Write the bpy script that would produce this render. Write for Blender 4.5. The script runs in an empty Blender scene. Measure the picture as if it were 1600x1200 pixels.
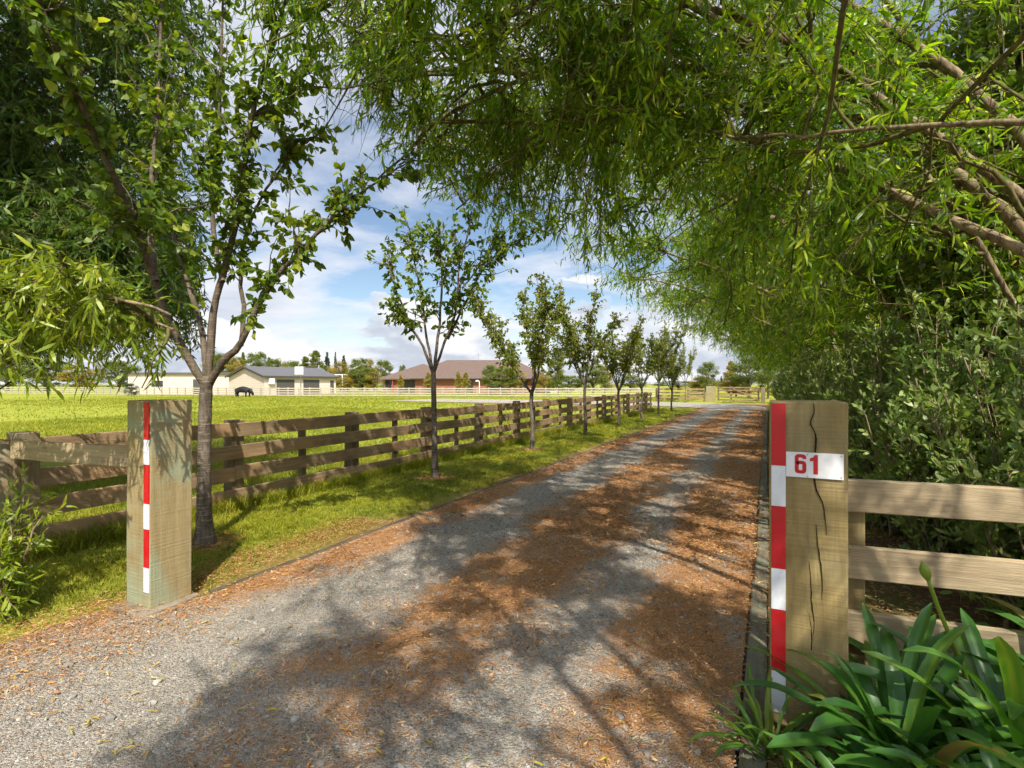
import bpy, bmesh, math, random
import numpy as np
from mathutils import Vector, Matrix

# World frame: x = across the drive (to the right), y = along the drive (away), z = up. Metres.
SC = bpy.context.scene
COL = SC.collection
RNG = np.random.default_rng(7)
random.seed(7)
R = math.radians
CA, SA = 0.8988, 0.4384          # the camera looks 26 degrees to the left of the drive
SUN_H = np.array([0.60, -0.80]); SUN_H /= np.linalg.norm(SUN_H)
SUN_EL = R(49)

# ------------------------------------------------------------------ helpers
def link(name, me, mat=None, parent=None, loc=None):
    o = bpy.data.objects.new(name, me)
    COL.objects.link(o)
    if mat is not None and me is not None:
        for m in (mat if isinstance(mat, (list, tuple)) else [mat]):
            me.materials.append(m)
    if parent is not None:
        o.parent = parent
    if loc is not None:
        o.location = loc
    return o

def empty(name, loc=(0, 0, 0), rz=0.0):
    o = bpy.data.objects.new(name, None)
    COL.objects.link(o)
    o.location = loc
    o.rotation_euler = (0, 0, rz)
    o.empty_display_size = 0.2
    return o

def tag(o, label=None, cat=None, group=None, kind=None):
    if label: o['label'] = label
    if cat: o['category'] = cat
    if group: o['group'] = group
    if kind: o['kind'] = kind
    return o

def dup(root, loc=None, rz=None, scale=None):
    r = root.copy(); COL.objects.link(r)
    if loc is not None: r.location = loc
    if rz is not None: r.rotation_euler = (0, 0, rz)
    if scale is not None: r.scale = scale
    for ch in list(root.children):
        c = ch.copy(); COL.objects.link(c); c.parent = r
        for g in list(ch.children):
            d = g.copy(); COL.objects.link(d); d.parent = c
    return r

ORD = ['first', 'second', 'third', 'fourth', 'fifth', 'sixth', 'seventh', 'eighth', 'ninth', 'tenth',
       'eleventh', 'twelfth', 'thirteenth', 'fourteenth', 'fifteenth', 'sixteenth', 'seventeenth', 'eighteenth', 'nineteenth', 'twentieth']

class Geo:
    """collects vertex and face arrays and links them as ONE mesh"""
    def __init__(self):
        self.v = []; self.f = []; self.n = 0; self.r = []; self.mi = []
    def add(self, V, faces, rnd=None, mi=0):
        V = np.asarray(V, dtype=np.float32).reshape(-1, 3)
        fs = faces if isinstance(faces, list) else [faces]
        for F in fs:
            F = np.asarray(F, dtype=np.int32)
            self.f.append(F + self.n); self.mi.append(np.full(len(F), mi, np.int32))
        self.v.append(V); self.n += len(V)
        self.r.append(np.full(len(V), 0.5, np.float32) if rnd is None else np.asarray(rnd, np.float32).reshape(-1))
        return self
    def mesh(self, name, smooth=False):
        me = bpy.data.meshes.new(name)
        V = np.concatenate(self.v)
        me.vertices.add(len(V)); me.vertices.foreach_set('co', V.ravel())
        tot = np.concatenate([np.full(len(F), F.shape[1], np.int32) for F in self.f])
        loops = np.concatenate([F.ravel() for F in self.f])
        me.loops.add(len(loops)); me.loops.foreach_set('vertex_index', loops)
        me.polygons.add(len(tot))
        st = np.zeros(len(tot), np.int32); st[1:] = np.cumsum(tot)[:-1]
        me.polygons.foreach_set('loop_start', st)
        me.polygons.foreach_set('loop_total', tot)
        me.polygons.foreach_set('material_index', np.concatenate(self.mi))
        me.polygons.foreach_set('use_smooth', np.full(len(tot), smooth, bool))
        at = me.attributes.new('rnd', 'FLOAT', 'POINT')
        at.data.foreach_set('value', np.concatenate(self.r))
        me.update(calc_edges=True)
        return me
    def build(self, name, mat, parent=None, loc=None, smooth=False):
        return link(name, self.mesh(name, smooth), mat, parent, loc)

def vnoise(x, y, seed=0, sc=1.0, oct=3):
    """2-D value noise, 0..1"""
    x = np.asarray(x, float) * sc; y = np.asarray(y, float) * sc
    out = np.zeros_like(x); amp = 1.0; tot = 0.0
    for o in range(oct):
        xi = np.floor(x).astype(np.int64); yi = np.floor(y).astype(np.int64)
        fx = x - xi; fy = y - yi
        fx = fx * fx * (3 - 2 * fx); fy = fy * fy * (3 - 2 * fy)
        def h(a, b):
            n = (a * 374761393 + b * 668265263 + (seed + o * 17) * 1442695041) & 0x7fffffff
            n = ((n ^ (n >> 13)) * 1274126177) & 0x7fffffff
            return ((n ^ (n >> 16)) & 0xffff) / 65535.0
        v = (h(xi, yi) * (1 - fx) + h(xi + 1, yi) * fx) * (1 - fy) + (h(xi, yi + 1) * (1 - fx) + h(xi + 1, yi + 1) * fx) * fy
        out += amp * v; tot += amp; amp *= 0.5; x = x * 2.03; y = y * 2.03
    return out / tot

def sstep(a, b, x):
    t = np.clip((np.asarray(x, float) - a) / (b - a), 0, 1)
    return t * t * (3 - 2 * t)

def norm(v):
    return v / np.maximum(np.linalg.norm(v, axis=-1, keepdims=True), 1e-9)

def tubes(geo, P, Rd, sides=5, mi=0, cap=True):
    """P (N,K,3) polylines, Rd (N,K) radii"""
    P = np.asarray(P, float); Rd = np.asarray(Rd, float)
    if P.ndim == 2: P = P[None]; Rd = Rd[None]
    N, K, _ = P.shape
    T = np.empty_like(P)
    T[:, 1:-1] = P[:, 2:] - P[:, :-2]; T[:, 0] = P[:, 1] - P[:, 0]; T[:, -1] = P[:, -1] - P[:, -2]
    T = norm(T)
    mean = norm(P[:, -1] - P[:, 0])
    ref = np.where(np.abs(mean[:, 2:3]) > 0.8, np.array([[1.0, 0.13, 0]]), np.array([[0.1, 0.05, 1.0]]))
    U = norm(np.cross(T, np.repeat(ref[:, None], K, 1)))
    W = np.cross(T, U)
    a = np.arange(sides) * 2 * math.pi / sides
    ring = U[:, :, None, :] * np.cos(a)[None, None, :, None] + W[:, :, None, :] * np.sin(a)[None, None, :, None]
    V = P[:, :, None, :] + ring * Rd[:, :, None, None]
    base = (np.arange(N) * K * sides)[:, None, None]
    k = np.arange(K - 1)[None, :, None]; s = np.arange(sides)[None, None, :]
    s2 = (s + 1) % sides
    q = np.stack([base + k * sides + s, base + k * sides + s2, base + (k + 1) * sides + s2, base + (k + 1) * sides + s], -1).reshape(-1, 4)
    fs = [q]
    if cap:
        top = (np.arange(N) * K * sides)[:, None] + (K - 1) * sides + np.arange(sides)[None]
        fs.append(top)
    geo.add(V.reshape(-1, 3), fs, mi=mi)

LEAF_F3 = np.array([[0, 2, 1], [3, 4, 5]]); LEAF_F4 = np.array([[1, 2, 4, 3]])
def leaves(geo, pos, dirs, L, Wd, rnd, prof=((0.30, 0.5), (0.68, 0.38)), droop=0.18, roll=0.9, nz=0.6, rng=RNG, cup=0.12):
    """one flat-ish leaf per position: base, two pairs of side points, tip"""
    n = len(pos)
    if n == 0: return
    d = norm(dirs)
    up = rng.normal(0, roll, (n, 3)); up[:, 2] += nz
    side = norm(np.cross(d, up)); nrm = np.cross(side, d)
    L = np.broadcast_to(np.asarray(L, float), (n,)); Wd = np.broadcast_to(np.asarray(Wd, float), (n,))
    (u1, w1), (u2, w2) = prof
    bend = (rng.random(n) * 0.7 + 0.5) * droop
    def pt(u, w, c=0.0):
        return pos + d * (L * u)[:, None] + side * (Wd * w)[:, None] + nrm * (c * Wd - L * bend * u * u)[:, None]
    V = np.stack([pt(0, 0), pt(u1, -w1, cup), pt(u1, w1, cup), pt(u2, -w2, cup), pt(u2, w2, cup), pt(1, 0)], 1)
    b = (np.arange(n) * 6)[:, None, None]
    geo.add(V.reshape(-1, 3), [(LEAF_F3[None] + b).reshape(-1, 3), (LEAF_F4[None] + b).reshape(-1, 4)], np.repeat(rnd, 6))

def catmull(pts, n):
    P = np.asarray(pts, float)
    P = np.vstack([2 * P[0] - P[1], P, 2 * P[-1] - P[-2]])
    m = len(P) - 3
    u = np.linspace(0, m - 1e-6, n); i = u.astype(int); t = (u - i)[:, None]
    p0, p1, p2, p3 = P[i], P[i + 1], P[i + 2], P[i + 3]
    return 0.5 * (2 * p1 + (p2 - p0) * t + (2 * p0 - 5 * p1 + 4 * p2 - p3) * t ** 2 + (-p0 + 3 * p1 - 3 * p2 + p3) * t ** 3)

BOXF = [(0, 3, 2, 1), (4, 5, 6, 7), (0, 1, 5, 4), (1, 2, 6, 5), (2, 3, 7, 6), (3, 0, 4, 7)]
def box_mesh(name, sx, sy, sz, bev=0.0, seg=1, origin='c', warp=0.0, seed=0, cuts=0):
    """a box with worn edges; origin c = centre, b = base"""
    bm = bmesh.new()
    bmesh.ops.create_cube(bm, size=1.0)
    bmesh.ops.scale(bm, vec=(sx, sy, sz), verts=bm.verts)
    if origin == 'b': bmesh.ops.translate(bm, vec=(0, 0, sz / 2), verts=bm.verts)
    if cuts:
        ax = max(range(3), key=lambda i: (sx, sy, sz)[i])
        es = [e for e in bm.edges if abs((e.verts[0].co - e.verts[1].co)[ax]) > 1e-6]
        bmesh.ops.subdivide_edges(bm, edges=es, cuts=cuts)
    if bev:
        es = [e for e in bm.edges if len(e.link_faces) == 2 and e.link_faces[0].normal.dot(e.link_faces[1].normal) < 0.5]
        bmesh.ops.bevel(bm, geom=es, offset=bev, segments=seg, affect='EDGES', profile=0.6)
    if warp:
        rr = random.Random(seed)
        ph = [rr.uniform(0, 6.28) for _ in range(6)]
        for v in bm.verts:
            x, y, z = v.co
            v.co.z += warp * math.sin(x * 1.7 + ph[0]) ; v.co.y += warp * math.sin(x * 2.3 + z * 3 + ph[1])
            v.co.x += warp * 0.6 * math.sin(z * 2.1 + ph[2])
    me = bpy.data.meshes.new(name); bm.to_mesh(me); bm.free()
    return me

def cuboid(geo, x0, x1, y0, y1, z0, z1, mi=0):
    V = [(x0, y0, z0), (x1, y0, z0), (x1, y1, z0), (x0, y1, z0), (x0, y0, z1), (x1, y0, z1), (x1, y1, z1), (x0, y1, z1)]
    geo.add(V, np.array(BOXF), mi=mi)

def at(px, d, z=0.0):
    """a ground point seen at photo column px and distance d in front of the camera"""
    X = (px - 800) / 820.0 * d
    return np.array([CA * X - SA * d, SA * X + CA * d, z])

# ------------------------------------------------------------------ materials
class NT:
    def __init__(self, name):
        self.m = bpy.data.materials.new(name); self.m.use_nodes = True
        self.t = self.m.node_tree; self.t.nodes.clear()
        self.out = self.n('ShaderNodeOutputMaterial')
    def n(self, typ, **kw):
        nd = self.t.nodes.new(typ)
        for k, v in kw.items():
            if k.startswith('i_'):
                nd.inputs[k[2:].replace('_', ' ')].default_value = v
            else: setattr(nd, k, v)
        return nd
    def l(self, a, b): self.t.links.new(a, b)
    def ramp(self, fac, stops, interp='LINEAR'):
        r = self.n('ShaderNodeValToRGB'); cr = r.color_ramp; cr.interpolation = interp
        while len(cr.elements) < len(stops): cr.elements.new(0.5)
        for e, (p, c) in zip(cr.elements, stops):
            e.position = p; e.color = (*c, 1) if len(c) == 3 else c
        self.l(fac, r.inputs[0]); return r.outputs[0]
    def noise(self, scale, detail=3, rough=0.55, vec=None, dist=0.0):
        n = self.n('ShaderNodeTexNoise'); n.inputs['Scale'].default_value = scale
        n.inputs['Detail'].default_value = detail; n.inputs['Roughness'].default_value = rough
        n.inputs['Distortion'].default_value = dist
        if vec is not None: self.l(vec, n.inputs['Vector'])
        return n.outputs['Fac']
    def coord(self, which='Object', scale=(1, 1, 1)):
        c = self.n('ShaderNodeTexCoord'); m = self.n('ShaderNodeMapping'); m.inputs['Scale'].default_value = scale
        self.l(c.outputs[which], m.inputs['Vector']); return m.outputs[0]
    def world(self, scale=(1, 1, 1)):
        c = self.n('ShaderNodeNewGeometry'); m = self.n('ShaderNodeMapping'); m.inputs['Scale'].default_value = scale
        self.l(c.outputs['Position'], m.inputs['Vector']); return m.outputs[0]
    def mix(self, fac, a, b, blend='MIX'):
        m = self.n('ShaderNodeMix', data_type='RGBA', blend_type=blend)
        for s, v in ((m.inputs[0], fac), (m.inputs[6], a), (m.inputs[7], b)):
            if hasattr(v, 'node'): self.l(v, s)
            elif isinstance(v, (int, float)): s.default_value = v
            else: s.default_value = (*v, 1)
        return m.outputs[2]
    def math(self, op, a, b=0.0, clamp=False):
        m = self.n('ShaderNodeMath', operation=op, use_clamp=clamp)
        for s, v in ((m.inputs[0], a), (m.inputs[1], b)):
            if hasattr(v, 'node'): self.l(v, s)
            else: s.default_value = v
        return m.outputs[0]
    def bump(self, h, strength=0.4, dist=0.01, nrm=None):
        b = self.n('ShaderNodeBump'); b.inputs['Strength'].default_value = strength; b.inputs['Distance'].default_value = dist
        self.l(h, b.inputs['Height'])
        if nrm is not None: self.l(nrm, b.inputs['Normal'])
        return b.outputs[0]
    def princ(self, col, rough=0.7, spec=0.3, nrm=None, metal=0.0):
        p = self.n('ShaderNodeBsdfPrincipled')
        for s, v in ((p.inputs['Base Color'], col), (p.inputs['Roughness'], rough)):
            if hasattr(v, 'node'): self.l(v, s)
            elif isinstance(v, (int, float)): s.default_value = v
            else: s.default_value = (*v, 1)
        p.inputs['Specular IOR Level'].default_value = spec; p.inputs['Metallic'].default_value = metal
        if nrm is not None: self.l(nrm, p.inputs['Normal'])
        return p.outputs[0]
    def done(self, sh):
        self.l(sh, self.out.inputs['Surface']); return self.m

def leaf_mat(name, stops, trans, tfac=0.35, rough=0.42, spec=0.4):
    t = NT(name)
    a = t.n('ShaderNodeAttribute', attribute_name='rnd')
    c = t.ramp(a.outputs['Fac'], stops)
    big = t.noise(0.9, 2, vec=t.world())
    c2 = t.mix(t.ramp(big, [(0.35, (0, 0, 0)), (0.7, (1, 1, 1))]), c, t.mix(1.0, c, (1.25, 1.12, 0.72), 'MULTIPLY'))
    p = t.princ(c2, rough, spec)
    tr = t.n('ShaderNodeBsdfTranslucent'); t.l(t.mix(1.0, c2, trans, 'MULTIPLY'), tr.inputs['Color'])
    mx = t.n('ShaderNodeMixShader'); mx.inputs[0].default_value = tfac
    t.l(p, mx.inputs[1]); t.l(tr.outputs[0], mx.inputs[2])
    return t.done(mx.outputs[0])

def flat_mat(name, col, rough=0.6, spec=0.3, var=0.12, scale=6.0, metal=0.0, bump=0.0):
    t = NT(name); nz = t.noise(scale, 4, vec=t.coord())
    d = tuple(c * (1 - var) for c in col); u = tuple(min(1, c * (1 + var)) for c in col)
    c = t.ramp(nz, [(0.3, d), (0.7, u)])
    return t.done(t.princ(c, rough, spec, t.bump(nz, bump, 0.01) if bump else None, metal))

def bark_mat(name, dark, light, band=0.0, vscale=1.0):
    t = NT(name)
    v = t.coord(scale=(6, 6, 1.6 * vscale))
    n1 = t.noise(4.0, 8, 0.72, v, 0.5)
    c = t.ramp(n1, [(0.36, dark), (0.62, light)])
    h = n1
    if band:
        b = t.noise(3.0, 3, 0.6, t.coord(scale=(2.0, 2.0, 26)))
        m = t.ramp(b, [(0.54, (0, 0, 0)), (0.66, (1, 1, 1))])
        c = t.mix(t.math('MULTIPLY', m, band), c, tuple(x * 1.9 for x in light))
        h = t.math('ADD', n1, b)
    moss = t.ramp(t.noise(2.2, 3, vec=t.coord()), [(0.55, (0, 0, 0)), (0.75, (1, 1, 1))])
    c = t.mix(t.math('MULTIPLY', moss, 0.35), c, (0.10, 0.11, 0.05))
    return t.done(t.princ(c, 0.9, 0.15, t.bump(h, 0.8, 0.012)))

def wood_mat(name, dark, light, axis='x', green=0.0, stain=0.3, per_obj=True, pale=None):
    t = NT(name)
    sc = {'x': (1.2, 22, 22), 'z': (13, 13, 0.9), 'y': (22, 1.2, 22)}[axis]
    c0 = t.n('ShaderNodeTexCoord'); oi = t.n('ShaderNodeObjectInfo')
    add = t.n('ShaderNodeVectorMath', operation='ADD'); mul = t.n('ShaderNodeVectorMath', operation='SCALE')
    cmb = t.n('ShaderNodeCombineXYZ')
    for k in range(3): t.l(oi.outputs['Random'], cmb.inputs[k])
    t.l(cmb.outputs[0], mul.inputs[0]); mul.inputs['Scale'].default_value = 37.0 if per_obj else 0.0
    t.l(c0.outputs['Object'], add.inputs[0]); t.l(mul.outputs[0], add.inputs[1])
    mp = t.n('ShaderNodeMapping'); mp.inputs['Scale'].default_value = sc; t.l(add.outputs[0], mp.inputs['Vector'])
    g = t.noise(1.6, 6, 0.6, mp.outputs[0], 0.5)
    c = t.ramp(g, [(0.28, dark), (0.72, light)])
    blot = t.noise(3.0, 4, 0.6, add.outputs[0], 0.4)
    c = t.mix(t.math('MULTIPLY', t.ramp(blot, [(0.42, (0, 0, 0)), (0.66, (1, 1, 1))]), stain), c, tuple(x * 0.5 for x in dark))
    if green:
        gm = t.noise(2.1, 3, 0.55, add.outputs[0], 0.8)
        c = t.mix(t.math('MULTIPLY', t.ramp(gm, [(0.45, (0, 0, 0)), (0.62, (1, 1, 1))]), green), c, (0.27, 0.34, 0.23))
    if pale:
        pm = t.noise(1.4, 3, 0.6, add.outputs[0], 0.5)
        c = t.mix(t.math('MULTIPLY', t.ramp(pm, [(0.45, (0, 0, 0)), (0.7, (1, 1, 1))]), 0.6), c, pale)
    # knots
    vo = t.n('ShaderNodeTexVoronoi'); vo.inputs['Scale'].default_value = 1.0
    mk = t.n('ShaderNodeMapping'); mk.inputs['Scale'].default_value = {'x': (2.2, 5, 5), 'z': (5, 5, 2.4), 'y': (5, 2.2, 5)}[axis]
    t.l(add.outputs[0], mk.inputs['Vector']); t.l(mk.outputs[0], vo.inputs['Vector'])
    kn = t.ramp(vo.outputs['Distance'], [(0.05, (1, 1, 1)), (0.12, (0, 0, 0))])
    c = t.mix(t.math('MULTIPLY', kn, 0.45), c, tuple(x * 0.45 for x in dark))
    fine = t.noise(5.0, 4, 0.7, mp.outputs[0])
    if axis == 'z':   # saw marks across the face and grey weathering
        ms = t.n('ShaderNodeMapping'); ms.inputs['Scale'].default_value = (1.5, 1.5, 90); t.l(add.outputs[0], ms.inputs['Vector'])
        saw = t.noise(1.0, 2, 0.5, ms.outputs[0]); fine = t.math('ADD', fine, t.math('MULTIPLY', saw, 0.8))
        c = t.mix(t.math('MULTIPLY', t.ramp(saw, [(0.45, (0, 0, 0)), (0.7, (1, 1, 1))]), 0.07), c, tuple(x * 0.6 for x in dark))
        wz = t.noise(1.1, 5, 0.65, add.outputs[0], 1.2)
        c = t.mix(t.math('MULTIPLY', t.ramp(wz, [(0.48, (0, 0, 0)), (0.68, (1, 1, 1))]), 0.2), c, (0.24, 0.21, 0.16))
    return t.done(t.princ(c, 0.85, 0.15, t.bump(t.math('ADD', g, fine), 0.6, 0.006)))

M = {}
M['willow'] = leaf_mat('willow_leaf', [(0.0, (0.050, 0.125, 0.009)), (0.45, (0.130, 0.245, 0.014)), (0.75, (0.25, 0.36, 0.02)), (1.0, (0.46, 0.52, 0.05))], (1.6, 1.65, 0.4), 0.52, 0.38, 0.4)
M['willow_shaded'] = leaf_mat('shaded_willow_leaf', [(0.0, (0.026, 0.062, 0.012)), (0.5, (0.052, 0.105, 0.016)), (0.9, (0.10, 0.16, 0.022)), (1.0, (0.20, 0.26, 0.04))], (1.6, 1.8, 0.5), 0.40, 0.40, 0.3)  # willow leaf darkened, shade from the upper crown painted into its colour
M['willow_sunlit'] = leaf_mat('sunlit_willow_leaf', [(0.0, (0.08, 0.14, 0.012)), (0.5, (0.17, 0.25, 0.018)), (0.85, (0.27, 0.33, 0.03)), (1.0, (0.38, 0.40, 0.07))], (1.6, 1.6, 0.45), 0.38, 0.40, 0.4)  # willow leaf lightened, sunlight on the low bough painted into its colour
M['cherry'] = leaf_mat('cherry_leaf', [(0.0, (0.045, 0.090, 0.012)), (0.5, (0.090, 0.155, 0.018)), (0.85, (0.18, 0.25, 0.026)), (1.0, (0.30, 0.34, 0.05))], (2.0, 1.9, 0.6), 0.45)
M['cherry_far'] = leaf_mat('young_leaf', [(0.0, (0.07, 0.11, 0.018)), (0.5, (0.13, 0.175, 0.025)), (1.0, (0.27, 0.26, 0.04))], (1.9, 1.8, 0.6), 0.45)
M['hedge'] = leaf_mat('grey_green_leaf', [(0.0, (0.095, 0.165, 0.040)), (0.5, (0.165, 0.25, 0.068)), (0.8, (0.25, 0.33, 0.115)), (1.0, (0.38, 0.43, 0.24))], (1.3, 1.4, 0.6), 0.36, 0.4)
M['broad'] = leaf_mat('broad_leaf', [(0.0, (0.055, 0.11, 0.014)), (0.5, (0.11, 0.18, 0.02)), (0.9, (0.19, 0.26, 0.04)), (1.0, (0.32, 0.32, 0.06))], (1.5, 1.6, 0.5), 0.30, 0.33, 0.5)
M['agap'] = leaf_mat('strap_leaf', [(0.0, (0.030, 0.100, 0.018)), (0.6, (0.065, 0.175, 0.026)), (0.90, (0.16, 0.27, 0.04)), (0.955, (0.20, 0.22, 0.04)), (1.0, (0.26, 0.16, 0.06))], (1.6, 1.7, 0.5), 0.25, 0.36, 0.5)
M['agap_light'] = leaf_mat('narrow_strap_leaf', [(0.0, (0.05, 0.13, 0.02)), (0.6, (0.10, 0.20, 0.025)), (1.0, (0.20, 0.28, 0.04))], (1.6, 1.7, 0.5), 0.3, 0.36, 0.4)
M['bud'] = leaf_mat('flower_bud', [(0.0, (0.17, 0.25, 0.03)), (1.0, (0.25, 0.33, 0.05))], (1.4, 1.4, 0.5), 0.25)
M['grass'] = leaf_mat('grass_blade', [(0.0, (0.10, 0.145, 0.014)), (0.5, (0.20, 0.235, 0.02)), (0.85, (0.30, 0.30, 0.03)), (1.0, (0.45, 0.38, 0.10))], (1.4, 1.4, 0.5), 0.35, 0.5, 0.25)
M['far_a'] = leaf_mat('far_leaf_green', [(0.0, (0.06, 0.095, 0.02)), (0.6, (0.13, 0.17, 0.028)), (1.0, (0.21, 0.23, 0.04))], (1.4, 1.4, 0.6), 0.3)
M['far_y'] = leaf_mat('far_leaf_gold', [(0.0, (0.13, 0.13, 0.02)), (0.6, (0.27, 0.23, 0.03)), (1.0, (0.38, 0.28, 0.05))], (1.4, 1.3, 0.6), 0.3)
M['far_b'] = leaf_mat('far_needle', [(0.0, (0.03, 0.058, 0.036)), (0.6, (0.055, 0.095, 0.055)), (1.0, (0.10, 0.14, 0.08))], (1.2, 1.3, 0.8), 0.2)
M['bark_w'] = bark_mat('willow_bark', (0.06, 0.042, 0.025), (0.31, 0.24, 0.14))
M['twig'] = bark_mat('willow_twig_bark', (0.055, 0.055, 0.018), (0.15, 0.13, 0.045))
M['bark_c'] = bark_mat('cherry_bark', (0.060, 0.047, 0.035), (0.18, 0.148, 0.115), 0.55)
M['bark_r'] = bark_mat('cherry_limb_bark', (0.060, 0.045, 0.032), (0.16, 0.125, 0.092), 0.35)
M['post'] = wood_mat('gatepost_wood', (0.25, 0.185, 0.085), (0.36, 0.29, 0.15), 'z', green=0.65, stain=0.16)
M['post_r'] = wood_mat('gatepost_wood_tan', (0.25, 0.175, 0.065), (0.38, 0.29, 0.125), 'z', green=0.10, stain=0.30)
M['rail'] = wood_mat('weathered_rail', (0.17, 0.11, 0.06), (0.32, 0.22, 0.13), 'x', stain=0.30, green=0.10, pale=(0.46, 0.29, 0.14))
M['railpost'] = wood_mat('weathered_post', (0.14, 0.098, 0.055), (0.27, 0.20, 0.115), 'z', stain=0.4, green=0.2)
M['rail_new'] = wood_mat('pale_rail', (0.29, 0.215, 0.125), (0.47, 0.375, 0.235), 'x', stain=0.22)
M['rail_far'] = wood_mat('far_rail', (0.30, 0.26, 0.20), (0.50, 0.45, 0.37), 'x', stain=0.15)
M['kerb'] = wood_mat('edging_board', (0.085, 0.07, 0.048), (0.20, 0.165, 0.115), 'y', stain=0.4, green=0.25)
M['kerb_dark'] = wood_mat('buried_edging', (0.06, 0.05, 0.035), (0.15, 0.12, 0.08), 'y', stain=0.4, green=0.1)
def worn_mat(name, col, dirt, amt):
    t = NT(name); v = t.world()
    n = t.noise(9, 6, 0.7, v, 0.6); n2 = t.noise(60, 5, 0.75, v)
    m = t.math('MULTIPLY', t.ramp(n, [(0.46, (0, 0, 0)), (0.72, (1, 1, 1))]), amt)
    c = t.mix(m, col, dirt)
    c = t.mix(t.math('MULTIPLY', t.ramp(n2, [(0.60, (0, 0, 0)), (0.70, (1, 1, 1))]), amt * 0.9), c, dirt)
    return t.done(t.princ(c, t.ramp(n, [(0.3, (0.3, 0.3, 0.3)), (0.7, (0.6, 0.6, 0.6))]), 0.4, t.bump(n, 0.15, 0.004)))
M['red'] = worn_mat('red_reflective', (0.50, 0.006, 0.010), (0.36, 0.035, 0.03), 0.5)
M['white'] = worn_mat('white_reflective', (0.70, 0.72, 0.76), (0.46, 0.45, 0.41), 0.4)
M['plate'] = worn_mat('white_plate', (0.74, 0.75, 0.76), (0.50, 0.48, 0.43), 0.3)
M['steel'] = flat_mat('zinc_screw', (0.35, 0.34, 0.33), 0.4, 0.5, 0.1, 60, 0.9)
M['crack'] = flat_mat('crack_wood', (0.025, 0.016, 0.008), 0.95, 0.05)
M['concrete'] = flat_mat('footing_concrete', (0.23, 0.19, 0.14), 0.9, 0.15, 0.25, 9, bump=0.5)
M['stone'] = None
# ------------------------------------------------------------------ ground, drive, litter, grass
def litter_mask(x, y):
    xd = x + (vnoise(x, y, 3, 0.9, 3) - 0.5) * 0.75
    b = np.interp(xd, [-4.2, -3.6, -3.25, -2.95, -2.45, -2.15, -1.50, -1.25, -1.0, -0.75, 0.2], [0.85, 1, 1, 0.12, 0.12, 1, 1, 0.15, 0.2, 1, 1])
    p = sstep(0.32, 0.52, vnoise(x, y, 11, 1.6, 4))
    near = sstep(1.2, 3.2, y)
    return np.clip(b * (0.35 + 0.65 * p) * (0.45 + 0.55 * near), 0, 1)

def grid_sheet(xs, ys, zf):
    X, Y = np.meshgrid(xs, ys); Z = zf(X, Y)
    V = np.stack([X, Y, Z], -1).reshape(-1, 3)
    nx, ny = len(xs), len(ys)
    i = np.arange(nx - 1)[None, :] + np.arange(ny - 1)[:, None] * nx
    F = np.stack([i, i + 1, i + 1 + nx, i + nx], -1).reshape(-1, 4)
    return V, F

def ground_mat():
    t = NT('pasture')
    w = t.world()
    n1 = t.noise(0.35, 4, 0.6, w); n2 = t.noise(5.0, 4, 0.7, w); n3 = t.noise(38.0, 3, 0.7, w)
    c = t.ramp(n1, [(0.3, (0.22, 0.255, 0.025)), (0.55, (0.29, 0.31, 0.03)), (0.75, (0.37, 0.35, 0.06))])
    c = t.mix(t.ramp(n2, [(0.35, (0, 0, 0)), (0.7, (0.6, 0.6, 0.6))]), c, (0.17, 0.21, 0.022))
    c = t.mix(t.ramp(n3, [(0.4, (0, 0, 0)), (0.7, (0.5, 0.5, 0.5))]), c, (0.24, 0.25, 0.05))
    # bare soil near the drive, under the blades
    s = t.n('ShaderNodeSeparateXYZ'); t.l(w, s.inputs[0])
    xd = t.math('ADD', s.outputs[0], t.math('MULTIPLY', t.math('SUBTRACT', t.noise(1.4, 4, 0.6, w), 0.5), 0.8))
    edge = t.ramp(t.math('MULTIPLY', t.math('ADD', xd, 5.0), 0.25), [(0.18, (0, 0, 0)), (0.36, (1, 1, 1))])
    edge = t.math('MULTIPLY', edge, t.ramp(t.math('MULTIPLY', s.outputs[1], 0.02), [(0.86, (1, 1, 1)), (0.92, (0, 0, 0))]))
    c = t.mix(edge, c, (0.20, 0.115, 0.055))
    return t.done(t.princ(c, 0.95, 0.1, t.bump(t.math('ADD', n2, n3), 0.6, 0.03)))

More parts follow.
